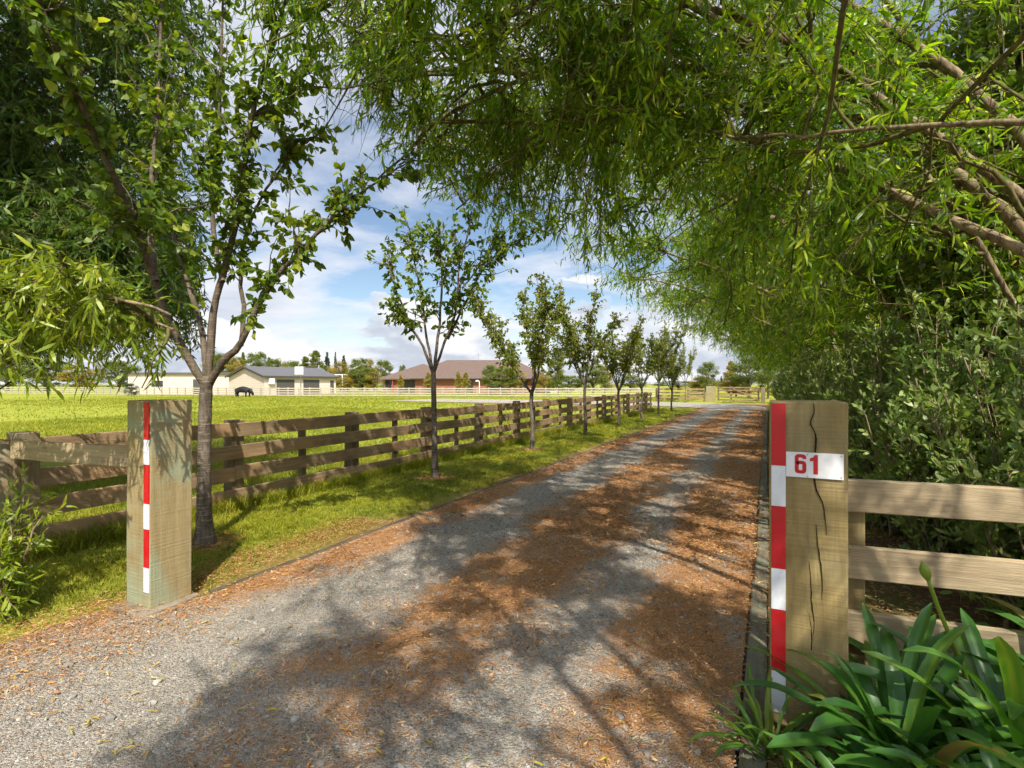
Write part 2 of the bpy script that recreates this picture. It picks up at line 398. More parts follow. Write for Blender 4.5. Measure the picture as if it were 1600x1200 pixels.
def drive_mat():
    t = NT('gravel_drive')
    w = t.world()
    s = t.n('ShaderNodeSeparateXYZ'); t.l(w, s.inputs[0])
    nd = t.noise(0.9, 3, 0.55, w)
    xd = t.math('ADD', s.outputs[0], t.math('MULTIPLY', t.math('SUBTRACT', nd, 0.5), 0.9))
    u = t.math('MULTIPLY', t.math('ADD', xd, 4.0), 0.25)
    W1, K0 = (1, 1, 1), (0, 0, 0)
    band = t.ramp(u, [(0.0, W1), (0.17, W1), (0.27, (.12,.12,.12)), (0.39, (.12,.12,.12)), (0.46, W1), (0.63, W1), (0.70, (.15,.15,.15)), (0.74, (.2,.2,.2)), (0.82, W1), (1.0, W1)])
    patch = t.ramp(t.noise(1.6, 5, 0.65, w), [(0.32, (0.2, 0.2, 0.2)), (0.54, W1)])
    near = t.ramp(t.math('MULTIPLY', s.outputs[1], 0.1), [(0.10, (0.35, 0.35, 0.35)), (0.32, W1)])
    fib = t.noise(60, 4, 0.75, w, 1.5)
    far = t.ramp(t.math('MULTIPLY', s.outputs[1], 0.02), [(0.66, W1), (0.73, (0.1, 0.1, 0.1))])
    lit = t.math('MULTIPLY', t.math('MULTIPLY', t.math('MULTIPLY', band, patch), near), far)
    lit = t.ramp(t.math('ADD', lit, t.math('MULTIPLY', t.math('SUBTRACT', fib, 0.5), 1.1)), [(0.38, K0), (0.68, W1)])
    # stones
    v1 = t.n('ShaderNodeTexVoronoi'); v1.inputs['Scale'].default_value = 85; t.l(w, v1.inputs['Vector'])
    v2 = t.n('ShaderNodeTexVoronoi'); v2.inputs['Scale'].default_value = 190; t.l(w, v2.inputs['Vector'])
    sx = t.n('ShaderNodeSeparateXYZ'); t.l(v1.outputs['Color'], sx.inputs[0])
    sx2 = t.n('ShaderNodeSeparateXYZ'); t.l(v2.outputs['Color'], sx2.inputs[0])
    tone = t.math('ADD', t.math('MULTIPLY', sx.outputs[0], 0.55), t.math('MULTIPLY', sx2.outputs[1], 0.45))
    g = t.ramp(tone, [(0.12, (0.15, 0.134, 0.112)), (0.5, (0.31, 0.28, 0.235)), (0.9, (0.50, 0.46, 0.39))])
    dust = t.noise(0.7, 4, 0.6, w)
    g = t.mix(t.ramp(dust, [(0.38, K0), (0.65, (0.55, 0.55, 0.55))]), g, (0.42, 0.37, 0.295))
    lc = t.ramp(fib, [(0.30, (0.20, 0.092, 0.036)), (0.5, (0.42, 0.215, 0.09)), (0.72, (0.60, 0.37, 0.19))])
    c = t.mix(lit, g, lc)
    h = t.math('ADD', t.math('MULTIPLY', v1.outputs['Distance'], -0.9), t.math('MULTIPLY', v2.outputs['Distance'], -0.5))
    h = t.math('ADD', h, t.math('MULTIPLY', fib, 0.5))
    return t.done(t.princ(c, 0.93, 0.15, t.bump(h, 0.9, 0.016)))

def soil_mat():
    t = NT('litter_bed'); w = t.world()
    n1 = t.noise(14, 5, 0.7, w, 0.6); n2 = t.noise(1.3, 3, 0.6, w)
    c = t.ramp(n1, [(0.3, (0.05, 0.032, 0.018)), (0.55, (0.13, 0.08, 0.04)), (0.75, (0.26, 0.165, 0.085))])
    c = t.mix(t.ramp(n2, [(0.45, (0, 0, 0)), (0.65, (0.7, 0.7, 0.7))]), c, (0.10, 0.115, 0.03))
    return t.done(t.princ(c, 0.95, 0.1, t.bump(n1, 0.8, 0.02)))

def gz(X, Y):
    bend = sstep(32.5, 34.0, Y) * sstep(47.0, 45.6, Y) * sstep(-60, -40, X)
    d = sstep(-3.4, -4.6, X) * (1 - bend)                     # the verge and paddock stand a little above the drive
    z = -0.035 + 0.05 * d + 0.03 * (vnoise(X, Y, 5, 0.6, 3) - 0.5) * d
    z = z + np.where(X > 0.05, 0.03, 0)
    und = sstep(12, 30, np.hypot(X, Y)) * (vnoise(X, Y, 9, 0.07, 2) - 0.5) * 0.25 * sstep(-8, -14, X) * (1 - sstep(28, 34, Y) * sstep(52, 46, Y) * sstep(-70, -40, X))
    return z + und
xs = np.concatenate([[-1600, -700, -300, -150], np.arange(-110, -14, 3.0), np.arange(-14, 6, 0.25), np.arange(6, 40, 4.0), [60, 120, 300, 700, 1600]])
ys = np.concatenate([[-400, -120, -40, -15], np.arange(-8, 16, 0.25), np.arange(16, 60, 1.5), np.arange(60, 130, 5.0), [160, 250, 450, 900, 1800]])
g = Geo(); V, F = grid_sheet(xs, ys, gz); g.add(V, F)
tag(g.build('ground', ground_mat(), smooth=True), kind='structure')

def drive_z(X, Y):
    return 0.0 + 0.022 * (vnoise(X, Y, 21, 0.9, 3) - 0.5) - 0.012 * np.exp(-((X + 2.6) / 0.35) ** 2) - 0.012 * np.exp(-((X + 1.05) / 0.3) ** 2)
# the straight part, then the bend to the left at its far end
g = Geo()
ys = np.concatenate([np.arange(-6, 8, 0.08), np.arange(8, 33.01, 0.25)])
u = np.linspace(0, 1, 46)
def left_edge(y):
    return -3.58 - 0.40 * sstep(2.02, 1.9, y) - 4.0 * sstep(1.35, -0.6, y)
Y = np.repeat(ys[:, None], 46, 1); XL = left_edge(ys)[:, None]
XR = (-0.12 + 3.0 * sstep(1.3, -0.6, ys))[:, None]
X = XL + (XR - XL) * u[None]
Z = drive_z(X, Y)
V = np.stack([X, Y, Z], -1)
inner = catmull([(-3.58, 33, 0), (-3.9, 34.2, 0), (-5.2, 35.6, 0), (-8, 36.4, 0), (-14, 36.7, 0), (-30, 37, 0)], 40)
outer = catmull([(-0.12, 33, 0), (-0.3, 38, 0), (-2.2, 42.3, 0), (-8, 44.4, 0), (-16, 44.8, 0), (-30, 45, 0)], 40)
B = inner[:, None] + (outer - inner)[:, None] * u[None, :, None]
V = np.concatenate([V, B[1:]], 0); V[..., 2] = np.where(V[..., 2] == 0, 0.005, V[..., 2])
ny = len(V); i = np.arange(45)[None, :] + np.arange(ny - 1)[:, None] * 46
F = np.stack([i, i + 1, i + 47, i + 46], -1).reshape(-1, 4)
g.add(V.reshape(-1, 3), F)
tag(g.build('drive', drive_mat(), smooth=True), kind='structure')
g = Geo()
ys2 = np.concatenate([np.arange(0.2, 12, 0.2), np.arange(12, 46, 1.0)]); xs2 = np.linspace(0, 1, 24)
Y = np.repeat(ys2[:, None], 24, 1)
X = 0.0 + xs2[None] * (4.5 + 0 * ys2[:, None])
X = np.where(Y > 9, 0.75 + (X) * 0.84, X)
Z = 0.012 + 0.03 * (vnoise(X, Y, 33, 1.5, 3) - 0.3)
i = np.arange(23)[None, :] + np.arange(len(ys2) - 1)[:, None] * 24
g.add(np.stack([X, Y, Z], -1).reshape(-1, 3), np.stack([i, i + 1, i + 25, i + 24], -1).reshape(-1, 4))
tag(g.build('hedge_bed_ground', soil_mat(), smooth=True), kind='structure')

# timber edging boards along both sides of the drive
for side, x0, y0 in (('l', -3.62, 2.45), ('r', -0.055, 1.35)):
    me = box_mesh('edging', 0.10 if side == 'r' else 0.07, 2.96, 0.16, 0.008)
    me.materials.append(M['kerb'] if side == 'r' else M['kerb_dark'])
    for k in range(11):
        o = link('kerb', me, None, None, (x0 + random.uniform(-.012, .012), y0 + 1.5 + 3.0 * k, (-0.055 if side == 'r' else -0.075) + random.uniform(-.008, .008)))
        o.rotation_euler = (random.uniform(-.004, .004), random.uniform(-.03, .03), random.uniform(-.006, .006))
        tag(o, kind='structure')

# gravel stones lying loose on the drive (beyond counting)
def scatter_drive(n, y0, y1, xa=-4.0, xb=-0.1, power=1.6):
    y = y0 + (y1 - y0) * RNG.random(n) ** power
    x = xa + (xb - xa) * RNG.random(n)
    ok = x > left_edge(y) + 0.02
    return x[ok], y[ok]
ICO = []
bm = bmesh.new(); bmesh.ops.create_icosphere(bm, subdivisions=1, radius=1.0)
ICV = np.array([v.co[:] for v in bm.verts]); ICF = np.array([[v.index for v in f.verts] for f in bm.faces]); bm.free()
def stones(n, y0, y1, s0, s1, seed, power=1.6):
    x, y = scatter_drive(n, y0, y1, power=power)
    keep = RNG.random(len(x)) > 0.72 * litter_mask(x, y); x, y = x[keep], y[keep]
    n = len(x)
    s = s0 * (s1 / s0) ** (RNG.random(n) ** 2.2)
    sc = s[:, None] * (0.6 + 0.6 * RNG.random((n, 3))); sc[:, 2] *= 0.62
    a = RNG.random(n) * 6.28
    jit = 1 + 0.32 * (RNG.random((n, len(ICV), 1)) - 0.5)
    P = ICV[None] * jit * sc[:, None, :]
    ca, sa = np.cos(a)[:, None], np.sin(a)[:, None]
    Px = P[..., 0] * ca - P[..., 1] * sa; Py = P[..., 0] * sa + P[..., 1] * ca
    V = np.stack([Px + x[:, None], Py + y[:, None], P[..., 2] + (drive_z(x, y) + sc[:, 2] * 0.35)[:, None]], -1)
    F = (ICF[None] + (np.arange(n) * len(ICV))[:, None, None]).reshape(-1, 3)
    return V.reshape(-1, 3), F, np.repeat(RNG.random(n), len(ICV))
g = Geo()
for a in ((44000, 0.6, 5.0, 0.003, 0.009, 1, 1.3), (1100, 0.6, 7.0, 0.009, 0.026, 2, 1.4), (14000, 4.5, 14, 0.007, 0.016, 3, 1.5)):
    V, F, r = stones(*a); g.add(V, F, r)
t = NT('gravel_stone'); at_ = t.n('ShaderNodeAttribute', attribute_name='rnd')
c = t.ramp(at_.outputs['Fac'], [(0, (0.12, 0.112, 0.10)), (0.4, (0.24, 0.225, 0.20)), (0.85, (0.36, 0.34, 0.30)), (1, (0.50, 0.47, 0.42))])
c = t.mix(t.math('MULTIPLY', t.noise(45, 3, 0.6, t.world()), 0.5), c, (0.2, 0.18, 0.15))
tag(g.build('gravel', t.done(t.princ(c, 0.85, 0.25))), kind='stuff')

# dry brown needles and catkins drifted in bands
def ribbons(x, y, z, L, Wd, rnd, lift=0.25):
    n = len(x); a = RNG.random(n) * 6.28; b = a + RNG.normal(0, 0.7, n)
    d1 = np.stack([np.cos(a), np.sin(a), RNG.normal(0.05, lift, n)], -1); d2 = np.stack([np.cos(b), np.sin(b), RNG.normal(-0.05, lift, n)], -1)
    p0 = np.stack([x, y, z], -1); p1 = p0 + d1 * (L / 2)[:, None]; p2 = p1 + d2 * (L / 2)[:, None]
    for p in (p1, p2): p[:, 2] = np.maximum(p[:, 2], z - 0.004)
    s1 = norm(np.cross(d1, RNG.normal(0, 0.5, (n, 3)) + [0, 0, 1])) * (Wd / 2)[:, None]
    V = np.stack([p0 - s1, p0 + s1, p1 - s1, p1 + s1, p2 - s1 * .5, p2 + s1 * .5], 1).reshape(-1, 3)
    b = (np.arange(n) * 6)[:, None, None]
    F = (np.array([[0, 1, 3, 2], [2, 3, 5, 4]])[None] + b).reshape(-1, 4)
    return V, F, np.repeat(rnd, 6)
g = Geo()
for n, y0, y1, l0, w0, pw in ((90000, 1.0, 6.0, 0.030, 0.0024, 1.25), (60000, 5.0, 14, 0.045, 0.0045, 1.4), (26000, 12, 32, 0.07, 0.010, 1.3)):
    x, y = scatter_drive(n, y0, y1, -4.1, 0.0, pw)
    keep = RNG.random(len(x)) < litter_mask(x, y); x, y = x[keep], y[keep]
    V, F, r = ribbons(x, y, drive_z(x, y) + 0.004 + RNG.random(len(x)) * 0.014, l0 * (0.5 + RNG.random(len(x))), w0 * (0.6 + 0.9 * RNG.random(len(x))), RNG.random(len(x)))
    g.add(V, F, r)
for bx, by in ((-4.66, 3.10), (-4.67, 6.84), (-4.75, 10.75)):
    m = 900; rr = 0.34 * RNG.random(m) ** 0.7; aa = RNG.random(m) * 6.28
    x = bx + rr * np.cos(aa); y = by + rr * np.sin(aa)
    V, F, r = ribbons(x, y, gz(x, y) + 0.01 + RNG.random(m) * 0.03, 0.05 * (0.5 + RNG.random(m)), np.full(m, 0.005), RNG.random(m)); g.add(V, F, r)
# curled brown leaves among the needles
x, y = scatter_drive(30000, 1.0, 15, -4.1, 0.05, 1.5); k = RNG.random(len(x)) < litter_mask(x, y) ** 1.5 * 0.75; x, y = x[k], y[k]; m = len(x)
d = RNG.normal(0, 1, (m, 3)); d[:, 2] *= 0.3
leaves(g, np.stack([x, y, drive_z(x, y) + 0.012 + 0.012 * RNG.random(m)], -1), d, RNG.uniform(0.018, 0.045, m), RNG.uniform(0.005, 0.011, m), RNG.random(m), roll=0.8, nz=0.8, droop=0.5, cup=0.3)
n = 26000
x = RNG.uniform(0.0, 3.2, n); y = 0.8 + 9 * RNG.random(n) ** 1.4
V, F, r = ribbons(x, y, np.full(n, 0.03) + RNG.random(n) * 0.02, 0.04 * (0.5 + RNG.random(n)), np.full(n, 0.004), RNG.random(n)); g.add(V, F, r)
x = -3.95 + RNG.normal(0, 0.16, 9000); y = 0.9 + 3.6 * RNG.random(9000)
V, F, r = ribbons(x, y, np.full(9000, 0.012) + RNG.random(9000) * 0.02, 0.03 * (0.5 + RNG.random(9000)), np.full(9000, 0.003), RNG.random(9000)); g.add(V, F, r)
t = NT('dry_litter'); at_ = t.n('ShaderNodeAttribute', attribute_name='rnd')
c = t.ramp(at_.outputs['Fac'], [(0, (0.14, 0.06, 0.022)), (0.35, (0.32, 0.145, 0.052)), (0.7, (0.47, 0.24, 0.09)), (1, (0.60, 0.40, 0.20))])
tag(g.build('leaf_litter', t.done(t.princ(c, 0.85, 0.15))), kind='stuff')

# yellow willow leaves fallen flat
n = 1500
x, y = scatter_drive(n, 1.2, 16, -4.3, 0.1, 1.7)
g = Geo(); n = len(x)
d = RNG.normal(0, 1, (n, 3)); d[:, 2] *= 0.12
leaves(g, np.stack([x, y, drive_z(x, y) + 0.018], -1), d, RNG.uniform(0.025, 0.062, n), RNG.uniform(0.005, 0.010, n), RNG.random(n), roll=0.35, nz=1.2)
M['yleaf'] = leaf_mat('yellow_leaf', [(0, (0.22, 0.12, 0.03)), (0.35, (0.36, 0.23, 0.04)), (0.7, (0.50, 0.36, 0.03)), (0.9, (0.36, 0.36, 0.10)), (1, (0.50, 0.46, 0.30))], (1.2, 1.1, 0.5), 0.2)
tag(g.build('fallen_leaves', M['yleaf']), kind='stuff')

# grass blades: verge, paddock, under the hedge
def tufts(x, y, z, h, w, nb, lean=0.5):
    n = len(x) ; N = n * nb
    px = np.repeat(x, nb) + RNG.normal(0, 0.018, N); py = np.repeat(y, nb) + RNG.normal(0, 0.018, N); pz = np.repeat(z, nb)
    H = np.repeat(h, nb) * (0.45 + 0.75 * RNG.random(N)); Wd = np.repeat(w, nb) * (0.6 + 0.7 * RNG.random(N))
    a = RNG.random(N) * 6.28; ln = lean * (0.3 + RNG.random(N))
    d = np.stack([np.cos(a) * ln, np.sin(a) * ln, np.ones(N)], -1)
    s = np.stack([-np.sin(a), np.cos(a), np.zeros(N)], -1) * (Wd / 2)[:, None]
    p0 = np.stack([px, py, pz], -1); p1 = p0 + d * (H * 0.55)[:, None]
    p2 = p1 + np.stack([np.cos(a) * ln * 2.0, np.sin(a) * ln * 2.0, np.full(N, 0.75)], -1) * (H * 0.45)[:, None]
    V = np.stack([p0 - s, p0 + s, p1 - s * .8, p1 + s * .8, p2], 1).reshape(-1, 3)
    b = (np.arange(N) * 5)[:, None, None]
    r = np.clip(np.repeat(RNG.random(n) * 0.5 + 0.5 * vnoise(x, y, 41, 1.1, 2), nb) + RNG.normal(0, 0.16, N), 0, 1)
    return V, [(np.array([[0, 1, 3, 2]])[None] + b).reshape(-1, 4), (np.array([[2, 3, 4]])[None] + b).reshape(-1, 3)], np.repeat(r, 5)
g = Geo()
def grass_zone(n, x0, x1, y0, y1, h, w, nb, ypow=1.0, dens=None, lean=0.5):
    x = RNG.uniform(x0, x1, n); y = y0 + (y1 - y0) * RNG.random(n) ** ypow
    if dens is not None:
        k = RNG.random(n) < dens(x, y); x, y = x[k], y[k]
    hh = h * (0.6 + 0.8 * vnoise(x, y, 51, 0.8, 3))
    V, F, r = tufts(x, y, gz(x, y) - 0.004, hh, np.full(len(x), w), nb, lean)
    g.add(V, F, r)
ring = lambda x, y: 1.0 - ((np.hypot(x + 4.67, (y - 3.10 + 1.9) % 3.8 - 1.9) < 0.24) * 0.85)
edge = lambda x, y: ring(x, y) * sstep(-3.66 - 0.30 * (y < 2.4), -4.05 - 0.30 * (y < 2.4), x + 0.5 * (vnoise(x, y, 61, 1.3, 3) - 0.5)) * (0.55 + 0.45 * sstep(0.30, 0.45, vnoise(x, y, 62, 1.8, 3)))
grass_zone(15000, -5.75, -3.6, 1.0, 6.0, 0.050, 0.0050, 5, 1.0, edge, 0.8)
grass_zone(15000, -5.75, -3.6, 6.0, 14.0, 0.055, 0.008, 5, 1.1, edge, 0.8)
grass_zone(9000, -5.75, -3.6, 14.0, 33.0, 0.06, 0.016, 4, 1.2, edge, 0.8)
grass_zone(15000, -9.5, -5.7, 0.4, 9.0, 0.10, 0.007, 5, 1.0)
grass_zone(7500, -6.0, -5.5, 1.5, 30.0, 0.20, 0.008, 5, 1.4, None, 0.6)      # long tufts at the foot of the fence
grass_zone(38000, -26, -5.8, 6.0, 24.0, 0.10, 0.012, 4, 1.0)
offroad = lambda x, y: 1.0 - ((y > 36.5) & (y < 44.6) & (x > -31))
grass_zone(36000, -60, -5.8, 18.0, 62.0, 0.10, 0.025, 3, 0.9, offroad)
grass_zone(12000, -70, -20, 2.0, 45.0, 0.10, 0.025, 3, 1.0, offroad)
grass_zone(3000, 0.02, 0.75, 6.0, 36.0, 0.06, 0.012, 5, 1.1, None, 0.8)
grass_zone(2600, -3.6, 6.0, 33.5, 50.0, 0.10, 0.03, 4, 1.0, lambda x, y: ((y > 45.2) | (x > 0.0)) * 1.0)
grass_zone(1600, 0.4, 3.2, 2.4, 8.0, 0.09, 0.005, 5, 1.0, lambda x, y: sstep(0.42, 0.6, vnoise(x, y, 71, 1.1, 2)))
tag(g.build('grass', M['grass']), kind='stuff')
# ------------------------------------------------------------------ gateposts
def gatepost(name, loc, w, dp, h, mat, label, bands, plate, crack):
    root = empty(name, loc); tag(root, label, 'gatepost', 'red and white banded gateposts')
    me = box_mesh('post_body', w, dp, h + 0.25, 0.007, 2, 'b', 0.003, 3, 6); me.materials.append(mat)
    o = link('post', me, None, root, (0, 0, -0.25))
    top = h; sw = 0.056
    x0 = -w / 2 + 0.006 if plate else w / 2 - 0.008 - sw
    fy = -dp / 2
    zs = bands
    for k in range(len(zs) - 1):
        z1, z0 = zs[k], zs[k + 1]
        gm = Geo(); cuboid(gm, x0, x0 + sw, fy - 0.007, fy - 0.001, z0 + 0.0006, z1 - 0.0006)
        b = gm.build('red_band' if k % 2 == 0 else 'white_band', M['red'] if k % 2 == 0 else M['white'], root)
    if crack:
        gm = Geo()
        for path, wmax in (([(0.02, 1.42), (0.022, 1.38), (0.008, 1.33), (0.028, 1.28), (0.026, 1.20), (0.022, 1.12), (0.03, 1.05), (0.055, 0.99), (0.062, 0.93), (0.069, 0.86)], 0.011),
                           ([(0.03, 0.90), (0.034, 0.82), (0.045, 0.74), (0.052, 0.66), (0.05, 0.58)], 0.008),
                           ([(0.004, 0.74), (0.01, 0.64), (0.012, 0.56), (0.022, 0.48), (0.016, 0.40)], 0.008),
                           ([(0.002, 0.52), (0.012, 0.44), (0.012, 0.30), (0.03, 0.18)], 0.007)):
            P = catmull([(x, 0, z) for x, z in path], 26)
            P[:, 0] += np.random.default_rng(len(path)).normal(0, 0.0006, 26)
            ww = 0.6 * wmax * np.sin(np.linspace(0.12, 3.05, 26)) ** 0.8 * (0.7 + 0.5 * np.random.default_rng(5).random(26)) / 2
            L = P.copy(); Rr = P.copy(); L[:, 0] -= ww; Rr[:, 0] += ww
            y = fy - 0.0025; L[:, 1] = y; Rr[:, 1] = y
            Lb, Rb = L.copy(), Rr.copy(); Lb[:, 1] = fy + 0.004; Rb[:, 1] = fy + 0.004
            V = np.concatenate([L, Rr, Lb, Rb]); i = np.arange(25)
            F = np.concatenate([np.stack([i, i + 26, i + 27, i + 1], -1), np.stack([i + 52, i, i + 1, i + 53], -1), np.stack([i + 26, i + 78, i + 79, i + 27], -1)])
            gm.add(V, F)
        gm.build('crack', M['crack'], root)
    if plate:
        px0, px1, pz0, pz1 = x0 + sw + 0.0015, x0 + sw + 0.0015 + 0.214, 1.098, 1.206
        pm = Geo(); cuboid(pm, px0, px1, fy - 0.006, fy - 0.0025, pz0, pz1)
        pl = pm.build('number_plate', M['plate'], root)
        def stroke(gm, pts, wd, n=30, smooth=True):
            P = catmull([(x, 0, z) for x, z in pts], n) if smooth else np.array([(x, 0, z) for x, z in pts], float)
            T = np.gradient(P, axis=0); T = norm(T); N = np.stack([T[:, 2], 0 * T[:, 0], -T[:, 0]], -1) * wd / 2
            A, Bq = P - N, P + N; A[:, 1] = Bq[:, 1] = 0
            i = np.arange(len(P) - 1); m = len(P)
            V = np.concatenate([A, Bq]); V2 = V.copy(); V2[:, 1] += 0.001
            gm.add(V, np.stack([i, i + m, i + m + 1, i + 1], -1))
        # the digit 6, bold condensed, 76 mm tall
        H = 0.083; cx, cz = px0 + 0.055, (pz0 + pz1) / 2 + 0.004
        def P6(x, z): return (cx + (x - 0.5) * 0.042, cz + (z - 0.5) * H)
        g6 = Geo()
        w6 = 0.0150
        r = 0.16
        loop = [P6(0.84, 0.76), P6(0.84, 0.83), P6(0.76, 0.90), P6(0.5, 0.915), P6(0.25, 0.90), P6(0.16, 0.82), P6(0.16, 0.5), P6(0.16, 0.17), P6(0.25, 0.10), P6(0.5, 0.085), P6(0.76, 0.10), P6(0.84, 0.18), P6(0.84, 0.35), P6(0.84, 0.47), P6(0.76, 0.555), P6(0.5, 0.575), P6(0.30, 0.545), P6(0.20, 0.48)]
        P = catmull([(x, 0, z) for x, z in loop], 110)
        stroke(g6, [(p[0], p[2]) for p in P], w6, smooth=False)
        d6 = g6.build('digit_six', M['red'], pl, (0, fy - 0.0072, 0))
        g1 = Geo(); ox = px0 + 0.090; zt = cz + H / 2; zb = cz - H / 2
        V = [(ox + 0.013, 0, zb), (ox + 0.030, 0, zb), (ox + 0.030, 0, zt), (ox + 0.018, 0, zt), (ox + 0.013, 0, zt - 0.010), (ox, 0, zt - 0.016), (ox, 0, zt - 0.029), (ox + 0.013, 0, zt - 0.026)]
        g1.add(V, [np.array([[0, 1, 2, 3, 4, 7]]), np.array([[4, 5, 6, 7]])])
        g1.build('digit_one', M['red'], pl, (0, fy - 0.0074, 0))
        for sx, sz in ((px0 + 0.081, pz1 - 0.009), (px0 + 0.081, pz0 + 0.006), (px1 - 0.009, pz1 - 0.010), (px1 - 0.009, pz0 + 0.009)):
            gs = Geo(); a = np.arange(10) * 2 * math.pi / 10
            ring = np.stack([sx + 0.0032 * np.cos(a), np.full(10, fy - 0.0058), sz + 0.0032 * np.sin(a)], -1)
            ring2 = ring.copy(); ring2[:, 1] -= 0.0022; ring2[:, 0] = sx + (ring[:, 0] - sx) * .7; ring2[:, 2] = sz + (ring[:, 2] - sz) * .7
            i = np.arange(10); gs.add(np.concatenate([ring, ring2]), [np.stack([i, (i + 1) % 10, (i + 1) % 10 + 10, i + 10], -1), np.arange(10, 20)[None]])
            gs.build('screw', M['steel'], pl)
    return root
HL = 1.386
gatepost('gatepost', (-3.67 - 0.135, 2.07 + 0.14, 0), 0.27, 0.28, HL, M['post'],
         'pale greenish timber gatepost with a red and white edge strip, on a concrete footing', [1.378, 1.13, 0.965, 0.704, 0.536, 0.28, 0.115], False, False)
gatepost('gatepost', (0.0075 + 0.148, 2.585 + 0.145, 0), 0.296, 0.29, 1.42, M['post_r'],
         'cracked tan timber gatepost carrying the white number plate 61 beside the strap-leaved plants', [1.416, 1.143, 0.965, 0.691, 0.512, 0.241, 0.06], True, True)
me = box_mesh('footing', 0.37, 0.40, 0.10, 0.012, 2, 'c', 0.004, 5); me.materials.append(M['concrete'])
o = link('concrete_footing', me, None, None, (-3.79, 2.18, -0.036)); o.rotation_euler = (0, 0, 0.05)
tag(o, 'low concrete footing slab around the foot of the greenish gatepost', 'footing')

# ------------------------------------------------------------------ rail fences
def rail_piece(parent, a, b, z_a, z_b, hgt, th, mat, bev=0.004, seed=0, meshes={}):
    a = np.array(a, float); b = np.array(b, float)
    L = float(np.hypot(*(b - a)))
    key = (round(L, 2), hgt, th, mat.name, seed % 4)
    if key not in meshes:
        me = box_mesh('rail', L - 0.004, th, hgt, bev, 1, 'c', 0.003 if bev > 0.002 else 0.0, seed, 5 if L > 1.5 else 1); me.materials.append(mat); meshes[key] = me
    o = link('rail', meshes[key], None, parent)
    o.location = ((a[0] + b[0]) / 2, (a[1] + b[1]) / 2, (z_a + z_b) / 2)
    o.rotation_euler = (0, -math.atan2(z_b - z_a, L), math.atan2(b[1] - a[1], b[0] - a[0]))
    return o

# the long paddock fence beside the drive
FX = -5.75
fence = tag(empty('rail_fence', (FX, 2.2, 0)), 'long weathered four-rail timber fence between the grass verge and the paddock', 'fence')
pm_thick = box_mesh('fence_post', 0.15, 0.17, 1.28, 0.008, 1, 'b', 0.004, 1, 3); pm_thick.materials.append(M['railpost'])
pm_thin = box_mesh('batten', 0.05, 0.10, 1.17, 0.005, 1, 'b', 0.004, 2, 3); pm_thin.materials.append(M['railpost'])
for k in range(28):
    thick = k % 2 == 0
    o = link('post' if thick else 'batten', pm_thick if thick else pm_thin, None, fence, (-0.02 if thick else 0.0, 0.06 + 1.0 * k, -0.22))
    if thick: o.location.x = -0.095
    else: o.location.x = -0.048
    o.rotation_euler = (random.uniform(-.012, .012), random.uniform(-.012, .012), random.uniform(-.04, .04))
for r, zc in enumerate((0.155, 0.42, 0.685, 0.945)):
    off = 0 if r % 2 == 0 else 2.0
    ys = [0.0] + [y for y in np.arange(off if off else 4.0, 27, 4.0)] + [27.1]
    for k in range(len(ys) - 1):
        rail_piece(fence, (random.uniform(-.004, .004), ys[k]), (random.uniform(-.004, .004), ys[k + 1]), zc + random.uniform(-.012, .012), zc + random.uniform(-.012, .012), 0.165, 0.046, M['rail'], 0.005, 7 * r + k)

# the short wing from the paddock corner to the greenish gatepost: one rail
wing = tag(empty('wing_rail', (-3.95, 2.22, 0)), 'single timber rail joining the paddock corner to the greenish gatepost', 'fence rail')
rail_piece(wing, (0.0, 0.0), (-1.78, -0.08), 0.98, 0.945, 0.155, 0.045, M['rail_new'], 0.005, 2)

# the fence going left from that corner along the road
rf = tag(empty('rail_fence', (-5.9, 2.05, 0)), 'shaded rail fence running off behind the willow spray from the paddock corner post', 'fence')
cp = box_mesh('corner_post', 0.17, 0.17, 1.30, 0.008, 1, 'b', 0.004, 4, 3); cp.materials.append(M['railpost'])
link('post', cp, None, rf, (0.09, 0.19, -0.22))
for k in range(1, 3):
    link('post', cp, None, rf, (-2.0 * k, 0.12, -0.22))
for zc in (0.95,):
    rail_piece(rf, (0.12, 0.06), (-4.2, 0.0), zc, zc, 0.16, 0.045, M['rail'], 0.005, 3)
gm = Geo(); tubes(gm, np.array([(0, 0, -0.1), (0.03, 0.02, 0.45), (0.1, 0.03, 1.0)]), np.array([0.07, 0.066, 0.06]), 10)
p = at(4, 4.45)
o = gm.build('stay_post', M['railpost'], None, (p[0] - 0.08, p[1], 0), True); tag(o, 'round leaning timber stay post in the shade at the paddock corner', 'post')

# the right-hand wing fence behind the number post
wf = tag(empty('rail_fence', (0.30, 2.93, 0)), 'pale three-rail timber fence running from the number post across in front of the hedge', 'fence')
th = math.atan2(0.10, 1.0)
for k, zt in enumerate((1.05, 0.735, 0.43)):
    rail_piece(wf, (0.0, 0.0), (3.6, 0.30), zt - 0.075, zt - 0.075 + 0.01 * k, 0.15, 0.045, M['rail_new'], 0.005, 11 + k)
wp = box_mesh('wing_post', 0.10, 0.10, 1.24, 0.006, 1, 'b', 0.003, 4, 2); wp.materials.append(M['post_r'])
for x in (0.065, 1.85, 3.5):
    link('post', wp, None, wf, (x, 0.078 + x * 0.083, -0.22))

